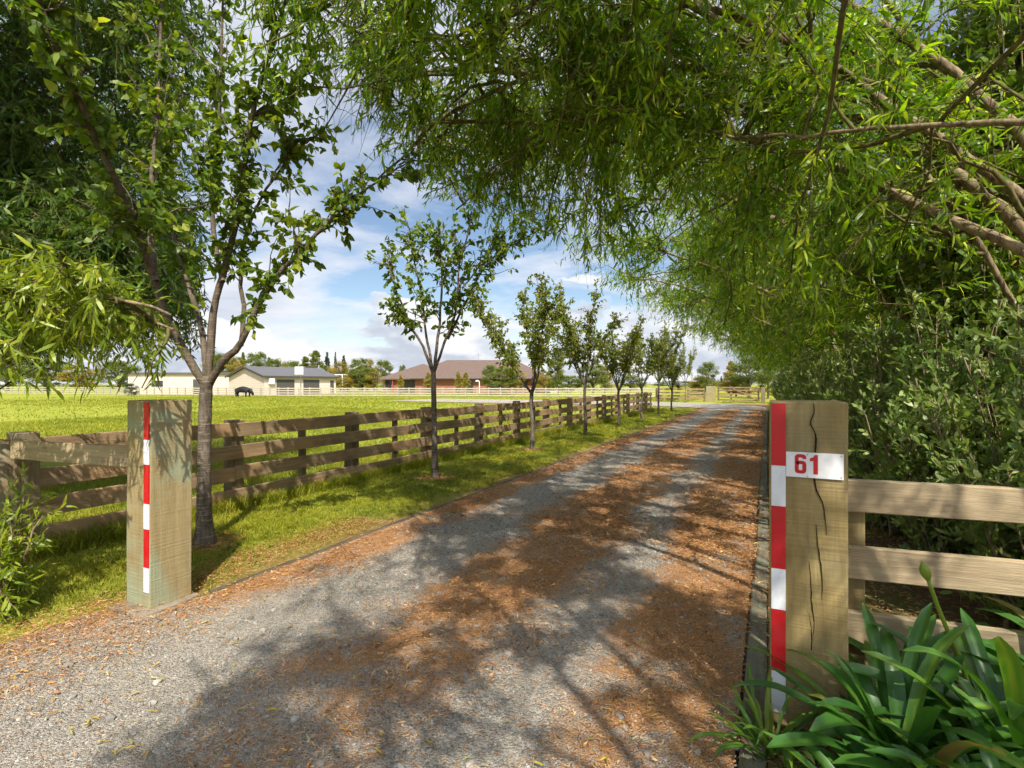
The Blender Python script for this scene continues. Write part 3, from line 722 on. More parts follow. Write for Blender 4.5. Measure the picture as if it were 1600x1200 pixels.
# pale fence on the far side of the paddock
A = [at(-260, 92), at(0, 78), at(450, 62.5), at(800, 60), at(1035, 58)]
ff = tag(empty('rail_fence', (float(A[2][0]), float(A[2][1]), 0)), 'long pale post and rail fence along the far side of the paddock', 'fence')
fpm = box_mesh('far_post', 0.12, 0.12, 1.14, 0.004, 1, 'b'); fpm.materials.append(M['rail_far'])
pts = np.array(A)[:, :2] - A[2][:2]
cnt = 0
for k in range(len(pts) - 1):
    a, b = pts[k], pts[k + 1]; L = np.hypot(*(b - a)); m = max(1, int(round(L / 4.6)))
    nrm = np.array([(b - a)[1], -(b - a)[0]]) / L
    for j in range(m):
        p, q = a + (b - a) * j / m, a + (b - a) * (j + 1) / m
        for zc in (0.17, 0.43, 0.70, 0.97):
            rail_piece(ff, p + nrm * 0.07, q + nrm * 0.07, zc, zc, 0.14, 0.04, M['rail_far'], 0.003, j)
    mp = int(round(L / 1.32))
    for j in range(mp):
        p = a + (b - a) * j / mp
        link('post', fpm, None, ff, (p[0], p[1], -0.04 + random.uniform(-.02, .02)))

# fence and gate across the end of the drive
ef = tag(empty('rail_fence', (-8.8, 46.9, 0)), 'four-rail timber fence across the far end of the drive left of the farm gate', 'fence')
EP = np.array([(-8.8, 46.9), (-4.9, 47.4)]) - np.array([-8.8, 46.9])
for r, zc in enumerate((0.2, 0.48, 0.76, 1.04)):
    rail_piece(ef, EP[0], EP[1], zc, zc, 0.15, 0.045, M['rail'], 0.003, r)
for k in range(4):
    p = EP[0] + (EP[1] - EP[0]) * k / 3
    link('post', pm_thick, None, ef, (p[0], p[1] + 0.1, -0.12))
pb = box_mesh('block_post', 0.75, 0.3, 1.5, 0.02, 1, 'b'); pb.materials.append(M['post'])
for xx, lab in ((-4.35, 'broad pale timber strainer post left of the farm gate at the end of the drive'), ):
    o = link('gatepost', pb, None, None, (xx, 47.4, -0.2)); tag(o, lab, 'gatepost')
gp = box_mesh('strainer', 0.32, 0.3, 1.45, 0.02, 1, 'b'); gp.materials.append(M['railpost'])
o = link('gatepost', gp, None, None, (-0.35, 46.3, -0.2)); tag(o, 'dark weathered gatepost right of the farm gate under the overhanging trees', 'gatepost')
gate = tag(empty('farm_gate', (-3.85, 47.25, 0)), 'weathered wooden farm gate with a diagonal brace at the end of the drive', 'gate')
G1 = np.array((3.25, -0.85))
for zc in (0.18, 0.42, 0.68, 0.98, 1.2):
    rail_piece(gate, (0, 0), G1, zc, zc, 0.12, 0.05, M['rail'], 0.003, int(zc * 10))
rail_piece(gate, G1 * 0.36 + [0, -0.06], G1 * 0.98 + [0, -0.06], 1.16, 0.2, 0.12, 0.04, M['rail'], 0.003, 3).name = 'brace'
st = box_mesh('stile', 0.12, 0.06, 1.2, 0.004, 1, 'b'); st.materials.append(M['rail'])
for f in (0.03, 0.34, 0.97): link('stile', st, None, gate, (G1[0] * f, G1[1] * f + 0.06, 0.1))
# ------------------------------------------------------------------ trees
def pix(px, py, d):
    p = at(px, d); return np.array([p[0], p[1], 1.5 + (600 - py) / 820.0 * d])

def sample_poly(P, u):
    """points at fraction u (0..1) of polyline P (K,3)"""
    f = u * (len(P) - 1); i = np.minimum(f.astype(int), len(P) - 2); t = (f - i)[:, None]
    return P[i] * (1 - t) + P[i + 1] * t, norm(P[i + 1] - P[i])

def twigs_on(P, u, L, rng, spread=0.9, up=0.3, droop=0.0, K=5, base_dir=0.5):
    """side shoots from polyline P at fractions u, curved; returns (N,K,3)"""
    p, t = sample_poly(P, u); n = len(u)
    d = norm(t * base_dir + rng.normal(0, spread, (n, 3)) + np.array([0, 0, up]))
    s = np.linspace(0, 1, K)[None, :, None]
    L = np.broadcast_to(np.asarray(L, float), (n,))[:, None, None]
    Q = p[:, None] + d[:, None] * L * s + np.array([0, 0, -1.0]) * (droop * L * s ** 2)
    Q = Q + np.cumsum(rng.normal(0, 0.03, Q.shape), 1) * L * (s > 0)
    return Q

def leaves_on(geo, Q, per, L, Wd, rng, prof, hang=0.6, tip=0.5, droop=0.18, u0=0.12, side=0.8, nz=0.6, jit=0.0, roll=0.9, keep=None):
    n, K, _ = Q.shape
    u = u0 + (1 - u0) * (np.arange(per)[None] + rng.random((n, per))) / per
    f = u * (K - 1); i = np.minimum(f.astype(int), K - 2); t = (f - i)[..., None]
    r = np.arange(n)[:, None]
    p = Q[r, i] * (1 - t) + Q[r, i + 1] * t; tg = norm(Q[r, i + 1] - Q[r, i])
    p = p.reshape(-1, 3); tg = tg.reshape(-1, 3); m = len(p)
    d = norm(tg * tip + rng.normal(0, side * 0.6, (m, 3)) + np.array([0, 0, -hang]))
    if jit: p = p + rng.normal(0, jit, p.shape)
    base = np.repeat(rng.random(n), per)
    rn = np.clip(0.5 * base + 0.5 * rng.random(m) + 0.10 * rng.normal(0, 1, m), 0, 1)
    if keep is not None:
        kk = keep(p); p, d, rn = p[kk], d[kk], rn[kk]; m = len(p)
    leaves(geo, p, d, L * (0.6 + 0.6 * rng.random(m)), Wd * (0.65 + 0.6 * rng.random(m)), rn, prof, droop, roll, nz, rng)

WIL = ((0.28, 0.5), (0.62, 0.42)); CHE = ((0.32, 0.5), (0.70, 0.36)); BRO = ((0.30, 0.46), (0.74, 0.44))

# ---- the row of young cherries on the verge
def cherry_from(limbs, trunk, base, rng, leafmat, bark, nshoot, leafL, leafW, per, shootL, label, group, upper=0.25, dens=None, bark2=None, hang=0.55, nsub=7, subL=0.5):
    """limbs: list of (points, r0, r1, leafy fraction start). Everything relative to base"""
    root = tag(empty('cherry_tree', base), label, 'tree', group)
    tg = Geo(); lg = Geo(); bg = Geo()
    tp, tr = trunk
    P = catmull(np.array(tp) - base, 26); rr = np.interp(np.linspace(0, 1, 26), np.linspace(0, 1, len(tr)), tr)
    rr = rr * (1 + 0.05 * rng.normal(0, 1, 26))
    tubes(tg, P, rr, 14)
    for pts, r0, r1, u0 in limbs:
        K = 24
        Q = catmull(np.array(pts) - base, K); Q[1:] += np.cumsum(rng.normal(0, 0.006, (K - 1, 3)), 0)
        ra = np.linspace(r0, r1, K) * (1 + 0.04 * rng.normal(0, 1, K))
        tubes(bg, Q, ra, 9)
        Ln = np.linalg.norm(np.diff(Q, axis=0), axis=1).sum()
        # sub branches
        ns = max(2, int(nsub * Ln))
        us = u0 * 0.8 + (1 - u0 * 0.8) * rng.random(ns)
        S = twigs_on(Q, us, subL * (0.5 + 0.9 * rng.random(ns)) * (1.15 - 0.5 * us), rng, 0.55, 0.45, 0.05, 7, 0.8)
        tubes(bg, S, np.linspace(0.009, 0.003, 7)[None] * np.ones((ns, 1)), 4)
        allp = [Q] + list(S)
        for j, B in enumerate(allp):
            Lb = np.linalg.norm(np.diff(B, axis=0), axis=1).sum()
            nt = max(2, int(nshoot * Lb))
            lo = u0 if j == 0 else 0.05
            ut = lo + (1 - lo) * rng.random(nt)
            T = twigs_on(B, ut, shootL * (0.5 + 0.9 * rng.random(nt)), rng, 0.7, 0.25, 0.15, 4, 0.6)
            tubes(bg, T, np.linspace(0.004, 0.0016, 4)[None] * np.ones((nt, 1)), 3, cap=False)
            leaves_on(lg, T, per, leafL, leafW, rng, CHE, hang, 0.55, 0.25, 0.15, 0.8)
    tg.build('trunk', bark, root, smooth=True)
    bg.build('limbs', bark2 or bark, root, smooth=True)
    lg.build('crown', leafmat, root)
    return root

rng = np.random.default_rng(11)
B1 = at(320, 4.82)
D = 4.82
trunk1 = ([pix(321, 862, D), pix(319, 800, D), pix(319, 730, D), pix(320, 660, D), pix(322, 610, D), pix(325, 588, D)], [0.100, 0.064, 0.057, 0.054, 0.055, 0.062])
limbs1 = [
    ([pix(322, 602, D), pix(290, 550, D - .05), pix(262, 500, D - .15), pix(240, 430, D - .3), pix(205, 340, D - .6), pix(165, 250, D - .9), pix(125, 165, D - 1.2), pix(85, 80, D - 1.45), pix(48, -10, D - 1.6), pix(20, -90, D - 1.7)], 0.040, 0.012, 0.45),
    ([pix(244, 440, D - .3), pix(232, 380, D - .2), pix(228, 300, D - .1), pix(232, 200, D), pix(240, 90, D + .1), pix(240, -60, D + .2)], 0.028, 0.010, 0.30),
    ([pix(323, 600, D), pix(318, 540, D + .15), pix(300, 470, D + .3), pix(275, 380, D + .5), pix(262, 280, D + .6), pix(255, 150, D + .7), pix(245, 0, D + .7)], 0.032, 0.010, 0.35),
    ([pix(326, 600, D), pix(330, 530, D + .05), pix(338, 470, D + .05), pix(352, 420, D), pix(372, 350, D), pix(382, 270, D - .1), pix(396, 190, D - .2), pix(420, 110, D - .3), pix(446, 20, D - .4), pix(470, -60, D - .4)], 0.037, 0.011, 0.40),
    ([pix(348, 440, D), pix(336, 380, D + .1), pix(330, 300, D + .15), pix(338, 220, D + .2), pix(346, 110, D + .2), pix(350, -30, D + .2)], 0.026, 0.010, 0.30),
    ([pix(328, 598, D), pix(350, 566, D - .05), pix(376, 540, D - .1), pix(402, 490, D - .15), pix(430, 445, D - .2), pix(470, 400, D - .3), pix(520, 350, D - .35), pix(565, 310, D - .4), pix(606, 286, D - .45)], 0.037, 0.007, 0.35),
    ([pix(376, 540, D - .1), pix(380, 480, D + .05), pix(375, 440, D + .1), pix(380, 380, D + .2), pix(410, 310, D + .3), pix(450, 250, D + .4), pix(490, 215, D + .5)], 0.024, 0.006, 0.35),
    ([pix(400, 180, D - .2), pix(430, 150, D), pix(460, 110, D + .1), pix(490, 40, D + .2)], 0.016, 0.006, 0.2),
]
t1 = cherry_from(limbs1, trunk1, B1, rng, M['cherry'], M['bark_c'], 10.5, 0.090, 0.052, 8, 0.20,
                 'large many-limbed cherry tree with banded bark just behind the greenish gatepost', 'cherry trees along the grass verge', bark2=M['bark_r'], nsub=6.5, subL=0.55)
D = 8.2; B2 = at(680, D)
trunk2 = ([pix(680, 752, D), pix(679, 690, D), pix(678, 630, D), pix(677, 575, D)], [0.062, 0.044, 0.04, 0.04])
limbs2 = [
    ([pix(677, 585, D), pix(664, 545, D), pix(640, 505, D - .1), pix(625, 470, D - .2), pix(612, 430, D - .2), pix(604, 405, D - .2)], 0.026, 0.006, 0.35),
    ([pix(677, 585, D), pix(668, 530, D + .2), pix(660, 470, D + .3), pix(648, 410, D + .3), pix(640, 360, D + .4)], 0.024, 0.006, 0.30),
    ([pix(678, 580, D), pix(684, 530, D), pix(690, 460, D), pix(690, 400, D), pix(686, 350, D)], 0.028, 0.006, 0.30),
    ([pix(679, 580, D), pix(700, 530, D - .1), pix(718, 480, D - .2), pix(722, 420, D - .2), pix(735, 370, D - .3), pix(740, 335, D - .3)], 0.024, 0.006, 0.30),
    ([pix(700, 530, D - .1), pix(728, 470, D), pix(755, 420, D), pix(790, 390, D), pix(835, 368, D)], 0.020, 0.005, 0.30),
    ([pix(722, 450, D), pix(760, 400, D + .3), pix(790, 360, D + .4), pix(828, 338, D + .4)], 0.014, 0.004, 0.2),
]
rng = np.random.default_rng(12)
cherry_from(limbs2, trunk2, B2, rng, M['cherry'], M['bark_c'], 9.5, 0.098, 0.052, 7, 0.20,
            'vase-shaped cherry tree with drooping leaves, second along the verge from the gate', 'cherry trees along the grass verge', nsub=7.0, subL=0.5)

def proc_limbs(base, rng, h, spread, n, fork, lean=0.0):
    L = []
    for k in range(n):
        a = k * 6.283 / n + rng.normal(0, 0.3); sp = spread * (0.45 + 0.6 * rng.random()); hh = h * (0.8 + 0.25 * rng.random())
        if k == 0: sp *= 0.3
        d = np.array([math.cos(a), math.sin(a), 0])
        pts = [base + [0, 0, fork - 0.08]]
        for s in (0.25, 0.5, 0.75, 1.0):
            pts.append(base + d * sp * s ** 0.9 + rng.normal(0, 0.05, 3) + [0, 0, fork + (hh - fork) * s])
        L.append((pts, 0.024, 0.005, 0.28))
    return L
protos = []
for k, (hh, sp, n, seed) in enumerate(((3.7, 1.5, 6, 21), (4.0, 1.4, 7, 22), (3.6, 1.2, 7, 23))):
    rng = np.random.default_rng(seed)
    base = np.array([FX + 1.0, 10.75 + 3.8 * k, 0.0])
    fork = (1.35, 1.5, 1.3)[k]
    tr = ([base + [0, 0, -0.05], base + [0.02, 0, 0.5], base + [-0.02, 0.01, 1.0], base + [0, 0, fork]], [0.06, 0.045, 0.042, 0.042])
    protos.append(cherry_from(proc_limbs(base, rng, hh, sp, n, fork), tr, base, rng, M['cherry_far'], M['bark_c'], 12.0, 0.090, 0.048, 7, 0.20,
                  '%s cherry tree from the gate along the verge, slim trunk beside the paddock fence' % ORD[k + 2], 'cherry trees along the grass verge', nsub=7.0, subL=0.55))
for k in range(5, 9):
    y = 3.1 + 3.8 * k if k < 8 else 40.5
    x = FX + 1.0 if k < 8 else -3.9
    if k == 8: y = 45.0; x = -6.1
    o = dup(protos[(k + 1) % 3], (x, y, 0), rng.uniform(0, 6.28), (1, 1, 1.0 + 0.1 * rng.normal()))
    o['label'] = ('%s cherry tree from the gate along the verge, slim trunk beside the paddock fence' % ORD[k]) if k < 8 else 'sparse young tree standing against the rail fence across the end of the drive'
    if k == 8: o['group'] = 'cherry trees along the grass verge'; o.scale = (0.8, 0.8, 1.2)

# ---- willows: multi-stemmed, arching over the drive from the right
def hmin(x, y, rng):
    """lowest foliage over the drive: the canopy sweeps up towards the left"""
    a = np.abs(np.minimum(x, 0))
    h = 1.60 + 0.57 * np.minimum(a, 2.0) + 0.42 * np.maximum(a - 2.0, 0) + 0.45 * (vnoise(x, y, 81, 0.7, 2) - 0.35)
    h = np.where(x > 0, 2.15 + 0.5 * np.minimum(x, 1.5) * 0 + 0.35 * (vnoise(x, y, 82, 0.9, 2) - 0.5) - 0.5 * sstep(1.0, 0, x), h)
    return h

def light_hole(p):
    """False where the crown has a hole that lets a sunbeam through to the ground"""
    k = 1.0 / math.tan(SUN_EL)
    u = p[:, 0] - SUN_H[0] * k * p[:, 2]; v = p[:, 1] - SUN_H[1] * k * p[:, 2]
    n = vnoise(u, v, 87, 3.3, 2); b = vnoise(u, v, 88, 0.55, 2)
    return n > 0.29 + 0.29 * b

def willow(seed, wx, wy, stems, nb, nt, per, leafL, leafW, cut, label=None, group=None, name='willow_tree', leafmat=None, brL=1.6, twL=0.62, holes=False):
    """stems: list of (points in world, r0, r1). cut(x,y,z)->keep mask in world coordinates"""
    rng = np.random.default_rng(seed)
    base = np.array([wx, wy, 0.0])
    root = empty(name, base); tag(root, label, 'tree', group)
    tg = Geo(); bg = Geo(); lg = Geo()
    for pts, r0, r1, leafy in stems:
        K = 30
        Q = catmull(np.array(pts, float) - base, K); Q[2:] += np.cumsum(rng.normal(0, 0.012, (K - 2, 3)), 0)
        tubes(tg, Q, np.linspace(r0, r1, K) ** 1.0 * (1 + 0.05 * rng.normal(0, 1, K)), 10)
        if leafy <= 0: continue
        m = int(nb * leafy); u = 0.22 + 0.78 * rng.random(m) ** 0.8
        Bq = twigs_on(Q, u, brL * (0.4 + 0.9 * rng.random(m)), rng, 0.75, 0.25, 0.22, 8, 0.7)
        tips = Bq[:, -1] + base
        k = cut(tips[:, 0], tips[:, 1], tips[:, 2] - 0.1)
        Bq = Bq[k]
        tubes(bg, Bq, np.linspace(0.016, 0.004, 8)[None] * (0.6 + 0.8 * rng.random((len(Bq), 1))), 5)
        Bq = np.concatenate([Bq, Q[None, np.linspace(12, 29, 8).astype(int)]])
        TT = []
        for B in Bq:
            ut = 0.1 + 0.9 * rng.random(nt)
            TT.append(twigs_on(B, ut, twL * (0.45 + 0.9 * rng.random(nt)), rng, 0.8, 0.05, 0.45, 5, 0.55))
        T = np.concatenate(TT); e = T[:, -1] + base
        k = cut(e[:, 0], e[:, 1], e[:, 2] - 0.08); T = T[k]
        tubes(bg, T, np.linspace(0.0035, 0.0015, 5)[None] * np.ones((len(T), 1)), 3, cap=False)
        leaves_on(lg, T, per, leafL, leafW, rng, WIL, 0.45, 0.70, 0.28, 0.05, 0.9, 0.5, keep=(lambda p: light_hole(p + base)) if holes else None)
    tg.build('trunk', M['bark_w'], root, smooth=True)
    bg.build('branches', M['twig'], root, smooth=True)
    lg.build('crown', leafmat or M['willow'], root)
    return root

def row_stems(rng, x0, y0, n=6, reach=6.2, top=8.0):
    S = []
    ez = [4.5, 5.2, 6.3, 7.6, 8.2, 6.6, 4.4]
    ef = [1.0, 0.86, 0.66, 0.42, 0.12, -0.30, 0.55]
    for k in range(n):
        ex = x0 - reach * ef[k] + rng.normal(0, 0.25)
        ey = y0 + rng.normal(0, 0.9); tz = ez[k] * top / 8.0 + rng.normal(0, 0.2)
        b = np.array([x0 + rng.normal(0, 0.25), y0 + rng.normal(0, 0.4), -0.1])
        pts = [b]
        for s in (0.2, 0.4, 0.6, 0.8, 1.0):
            pts.append(np.array([b[0] + (ex - b[0]) * s ** 1.2, b[1] + (ey - b[1]) * s, tz * (s * 1.75 - 0.75 * s * s)]) + rng.normal(0, 0.08, 3))
        S.append((pts, (0.066 if y0 > 6 or y0 < 0 else 0.042) - 0.003 * k + rng.normal(0, 0.01), 0.012, (1.0, 1.0, 0.7, 0.30, 0.22, 0.35, 1.0)[k]))
    return S

WX = 2.75
def cut_row(x, y, z):
    gap = vnoise(x * 1.0 + 0.6 * z, y * 1.0 - 0.5 * z, 85, 1.9, 2) > 0.355 + 0.09 * sstep(4.3, 5.5, z)
    return (z > hmin(x, y, None)) & (x > -3.6 - 1.0 * vnoise(y, y * 0, 83, 0.5, 2)) & gap
def cut_near(x, y, z):
    k = cut_row(x, y, z)
    # the space round and in front of the camera stays open; left part of the forecourt has no tree over it
    k &= ~((y < 3.2) & (x < 1.4) & (z < 3.1 + 0.15 * np.abs(x)))
    k &= ~((y < 1.7) & (x < 0.0 - 0.8 * np.clip(y, 0, 1.7)))
    k &= ~((y < 2.4) & (x < -2.3))
    k &= ~((x > 1.2) & (y > 0.9) & (y < 5.0) & (vnoise(x * 9, y * 9, 84, 1.0, 1) > 0.20))
    k &= ~((x > 0.9) & (y < 0.9) & (vnoise(x * 5, y * 5, 86, 1.0, 1) > 0.72))
    return k
GRP = 'willows in a row along the right side of the drive'
near = []
for k, (y0, seed, nb, nt, reach) in enumerate(((-1.6, 31, 34, 26, 3.0), (1.4, 32, 34, 26, 4.6), (4.6, 33, 38, 30, 6.4), (7.8, 34, 36, 32, 6.2))):
    rng = np.random.default_rng(seed)
    lab = ['willow rooted behind the viewpoint whose boughs hang into the top of the view', 'willow beside the strap-leaved plants with its boughs over the gateway',
           'willow with the longest bough across the drive, its leaves hanging beside the sky gap', 'willow with pale leaning trunks seen above the broad-leaved shrub'][k]
    st = row_stems(rng, WX, y0, 7, reach, 8.0)
    if k == 2:
        st += [([(2.7, 4.6, 0), (1.6, 4.5, 2.3), (0.2, 4.3, 3.6), (-1.4, 4.2, 4.15), (-2.8, 4.4, 4.2), (-4.1, 4.7, 3.85)], 0.048, 0.010, 2.4),
               ([(-0.4, 4.25, 3.9), (-1.3, 4.9, 4.3), (-2.4, 5.5, 4.2), (-3.7, 5.9, 3.8)], 0.03, 0.010, 1.8),
               ([(0.2, 4.3, 3.6), (-0.9, 3.7, 4.4), (-2.2, 3.3, 4.8), (-3.6, 3.5, 4.9)], 0.03, 0.010, 1.4)]
    if k == 0:
        st += [([(2.75, -1.4, 0), (1.9, -0.7, 2.5), (1.0, -0.1, 3.9), (0.2, 0.4, 4.6), (-0.7, 1.2, 4.8)], 0.04, 0.010, 1.7),
               ([(1.3, -0.4, 3.4), (0.7, -0.9, 4.2), (0.1, -1.0, 4.6)], 0.02, 0.008, 0.9)]
    if k == 1:
        st += [([(2.75, 1.5, 0), (2.0, 1.9, 2.0), (1.0, 2.5, 3.2), (-0.4, 2.9, 4.0), (-1.5, 3.1, 4.3), (-2.5, 3.2, 4.3)], 0.06, 0.010, 1.3),
               ([(2.3, 2.1, 1.4), (1.75, 2.7, 2.35), (0.9, 3.1, 2.72), (0.1, 3.5, 2.95), (-0.5, 3.9, 3.2)], 0.022, 0.006, 0.45)]
    near.append(willow(seed, WX, y0, st, nb, nt, 18, 0.112, 0.0185, cut_near, lab, GRP, holes=True))
mid = []
for k, (y0, seed) in enumerate(((11.0, 35), (14.2, 36))):
    rng = np.random.default_rng(seed)
    mid.append(willow(seed, WX, y0, row_stems(rng, WX, y0, 7, 6.0, 8.0), 36, 25, 13, 0.135, 0.027, cut_row,
                      '%s willow along the right side of the drive, counted from the gate' % ORD[k + 4], GRP, holes=True))
far_y = [17.4, 20.6, 23.8, 27.0, 30.4, 34.0, 38.0]
for k, y0 in enumerate(far_y):
    o = dup(mid[k % 2], (WX + (0.0 if k < 5 else 0.5), y0, 0), 0.0, (1.0 - (0.10 if k > 4 else 0), -1 if k % 4 > 1 else 1, 0.97 + 0.06 * (k % 3) - (0.14 if k > 4 else 0)))
    o['label'] = '%s willow along the right side of the drive, counted from the gate' % ORD[k + 6]

# ---- the big willow at the left
rng = np.random.default_rng(41)
LW = np.array([-11.8, 3.0])
S = []
for k in range(17):
    f = rng.random(); ang = rng.uniform(-1.5, 1.5) + 0.1
    if k >= 13:
        ex, ey, tz = [(-5.2, 0.6, 7.2), (-5.8, -0.6, 6.6), (-4.9, 1.9, 7.8), (-6.6, 0.6, 8.0)][k - 13]  # upper boughs out of view, added to shade the crown below
    elif k < 9:
        ex, ey, tz = LW[0] + 5.7 * math.cos(ang) * (0.7 + 0.3 * f), LW[1] + 3.6 * math.sin(ang), 3.3 + 0.62 * k + rng.normal(0, 0.2)
    else:
        ex, ey, tz = LW[0] - 2.5 * rng.random(), LW[1] + rng.uniform(-2.5, 2.5), 4 + 1.5 * (k - 9)
    b = np.array([LW[0] + rng.normal(0, .25), LW[1] + rng.normal(0, .25), -0.1]); pts = [b]
    for s in (0.2, 0.4, 0.6, 0.8, 1.0):
        pts.append(np.array([b[0] + (ex - b[0]) * s ** 1.1, b[1] + (ey - b[1]) * s ** 1.1, tz * (s * 1.6 - 0.6 * s * s)]) + rng.normal(0, 0.08, 3))
    S.append((pts, 0.06, 0.012, 1.0))
for q, (ex, ey, tz) in enumerate(((-5.9, 2.6, 2.5), (-6.6, 4.2, 2.6), (-7.6, 2.2, 2.5), (-6.2, 3.4, 3.0))):
    b = np.array([LW[0] + .3, LW[1] + .2 * q - .3, -0.1]); S.append(([b, b + [1.6, 0, 2.2], (np.array([ex, ey, tz]) + b + [0, 0, 2.6]) / 2 + [0, 0, .6], (ex, ey, tz)], 0.03, 0.008, 1.3))
def cut_left(x, y, z):
    d = SA * -x + CA * y; X = CA * x + SA * y
    lim = -0.575 + 0.07 * (vnoise(z, y, 91, 1.1, 2) - 0.5) + 0.06 * np.clip((z - 3.5) / 4, 0, 1)
    return (z > 1.62 + 0.35 * vnoise(x, y, 92, 1.2, 2)) & (((x < -5.35 + 0.25 * (z > 4.5)) & (X < d * lim)) | ((z > 5.6) & (y < 2.4) & (x < -4.2)))
willow(42, LW[0], LW[1], S, 46, 30, 12, 0.115, 0.024, cut_left, 'dense dark willow at the paddock corner on the left', None, leafmat=M['willow_shaded'])
# its low bough towards the greenish gatepost, sunlight put into the leaf colour
rng = np.random.default_rng(43)
a0 = np.array([-7.9, 2.7, 1.5])
S = [([(-6.6, 0.55, -0.05), (-6.3, 0.6, 0.9), (-5.7, 0.75, 1.6), (-5.0, 1.0, 1.95), (-4.3, 1.25, 2.06), (-3.6, 1.55, 2.0), (-3.12, 1.8, 1.84)], 0.035, 0.008, 1.2),
     ([(-6.6, 0.6, -0.05), (-6.3, 0.9, 1.0), (-5.7, 1.2, 1.75), (-5.0, 1.5, 2.1), (-4.2, 1.8, 2.12), (-3.5, 2.05, 1.95)], 0.03, 0.008, 1.2),
     ([(-6.6, 0.6, -0.05), (-6.4, 0.5, 0.9), (-5.9, 0.6, 1.5), (-5.2, 0.75, 1.75), (-4.5, 1.1, 1.75)], 0.03, 0.008, 1.0)]
def cut_spray(x, y, z):
    X = CA * x + SA * y; d = CA * y - SA * x
    return (z > 1.46 - 0.10 * (y < 1.5) - 0.1 * (x > -4.2)) & (z < 2.12) & (x < -3.12 - 0.75 * np.clip(y - 1.6, 0, 2)) & (y < 2.5) & ~((x > -3.95) & (x < -3.6) & (y > 1.85) & (z < 1.6))
willow(44, -6.6, 0.55, S, 52, 17, 13, 0.110, 0.0165, cut_spray, 'low bright willow with boughs hanging in front of the greenish gatepost', None, leafmat=M['willow_sunlit'], brL=0.75, twL=0.40)
# ------------------------------------------------------------------ hedge shrubs
def shrub(name, seed, base, rad, h, nst, nt, per, L, Wd, mat, prof, label, cat, group=None, tw=0.28, spread=0.55, low=0.06, hang=-0.3, side=0.8):
    rng = np.random.default_rng(seed)
    root = tag(empty(name, base), label, cat, group)
    bg = Geo(); lg = Geo()
    a = rng.random(nst) * 6.283; q = np.sqrt(rng.random(nst))
    top = np.stack([np.cos(a) * q * rad, np.sin(a) * q * rad, h * (0.62 + 0.38 * (1 - q ** 2)) * (0.75 + 0.33 * rng.random(nst))], -1)
    b = np.stack([np.cos(a) * q * rad * 0.45, np.sin(a) * q * rad * 0.45, np.full(nst, -0.05)], -1)
    s = np.linspace(0, 1, 8)[None, :, None]
    P = b[:, None] + (top - b)[:, None] * np.concatenate([s ** 1.3, s ** 1.3, s], -1) + np.cumsum(rng.normal(0, 0.02, (nst, 8, 3)), 1) * (s > 0)
    tubes(bg, P, np.linspace(0.013, 0.004, 8)[None] * (0.6 + 0.8 * rng.random((nst, 1))), 5)
    TT = []
    for B in P:
        ut = low + (1 - low) * rng.random(nt)
        T = twigs_on(B, ut, tw * (0.4 + 0.9 * rng.random(nt)), rng, spread, 0.35, 0.1, 4, 0.5)
        # outward
        TT.append(T)
    T = np.concatenate(TT)
    tubes(bg, T, np.linspace(0.0035, 0.0016, 4)[None] * np.ones((len(T), 1)), 3, cap=False)
    leaves_on(lg, T, per, L, Wd, rng, prof, hang, 0.7, 0.1, 0.1, side, 0.5, 0.0, 0.8)
    bg.build('stems', M['bark_w'], root, smooth=True)
    lg.build('foliage', mat, root)
    return root
HG = 'grey-green hedge shrubs behind the right-hand fence'
hp = []
for k, (x, y, h, r) in enumerate(((1.66, 4.2, 2.05, 0.80), (1.45, 5.3, 2.1, 0.75), (1.32, 6.5, 2.2, 0.75))):
    hp.append(shrub('hedge_shrub', 61 + k, (x, y, 0), r, h, 74, 20, 12, 0.074, 0.0245, M['hedge'], BRO,
              ['nearest grey-green hedge shrub with pale upright shoots above the right-hand rails', 'second grey-green hedge shrub from the right-hand rails', 'third grey-green hedge shrub from the right-hand rails'][k], 'shrub', HG, 0.26))
for k in range(3, 22):
    y = 6.4 + 1.3 * (k - 2); x = max(1.0, 1.45 - 0.06 * (k - 2)) + random.uniform(-.08, .08)
    o = dup(hp[k % 3], (x, y, 0), random.uniform(0, 6.28), (1.0, 1.0, random.uniform(0.95, 1.15)))
    o['label'] = ('%s grey-green hedge shrub from the right-hand rails' % ORD[k]) if k < 20 else 'far grey-green hedge shrub, number %s from the rails towards the farm gate' % ['twenty-one', 'twenty-two'][k - 20]
# extra fill to the right, out towards the edge of the frame
for k, (x, y) in enumerate(((2.95, 4.6), (2.7, 5.6), (2.4, 6.9))):
    o = dup(hp[(k + 1) % 3], (x, y, 0), random.uniform(0, 6.28), (1.05, 1.05, 1.0))
    o['label'] = ['grey-green hedge shrub at the right edge of the view just behind the rails', 'grey-green hedge shrub in the second rank below the broad-leaved shrub', 'grey-green hedge shrub standing deepest under the broad-leaved shrub'][k]
# broad-leaved shrubs above the hedge on the right
shrub('broadleaf_shrub', 71, (1.85, 5.95, 0), 0.85, 3.3, 60, 15, 9, 0.088, 0.046, M['broad'], BRO, 'glossy broad-leaved shrub bulging above the grey-green hedge at the right', 'shrub', 'broad-leaved shrubs on the right', 0.30, 0.6, 0.35, 0.15)
shrub('broadleaf_shrub', 72, (2.4, 6.6, 0), 1.1, 7.0, 110, 34, 9, 0.100, 0.050, M['broad'], BRO, 'tall dark broad-leaved shrub rising to the upper right edge behind the willow trunks', 'shrub', 'broad-leaved shrubs on the right', 0.34, 0.6, 0.3, 0.15)
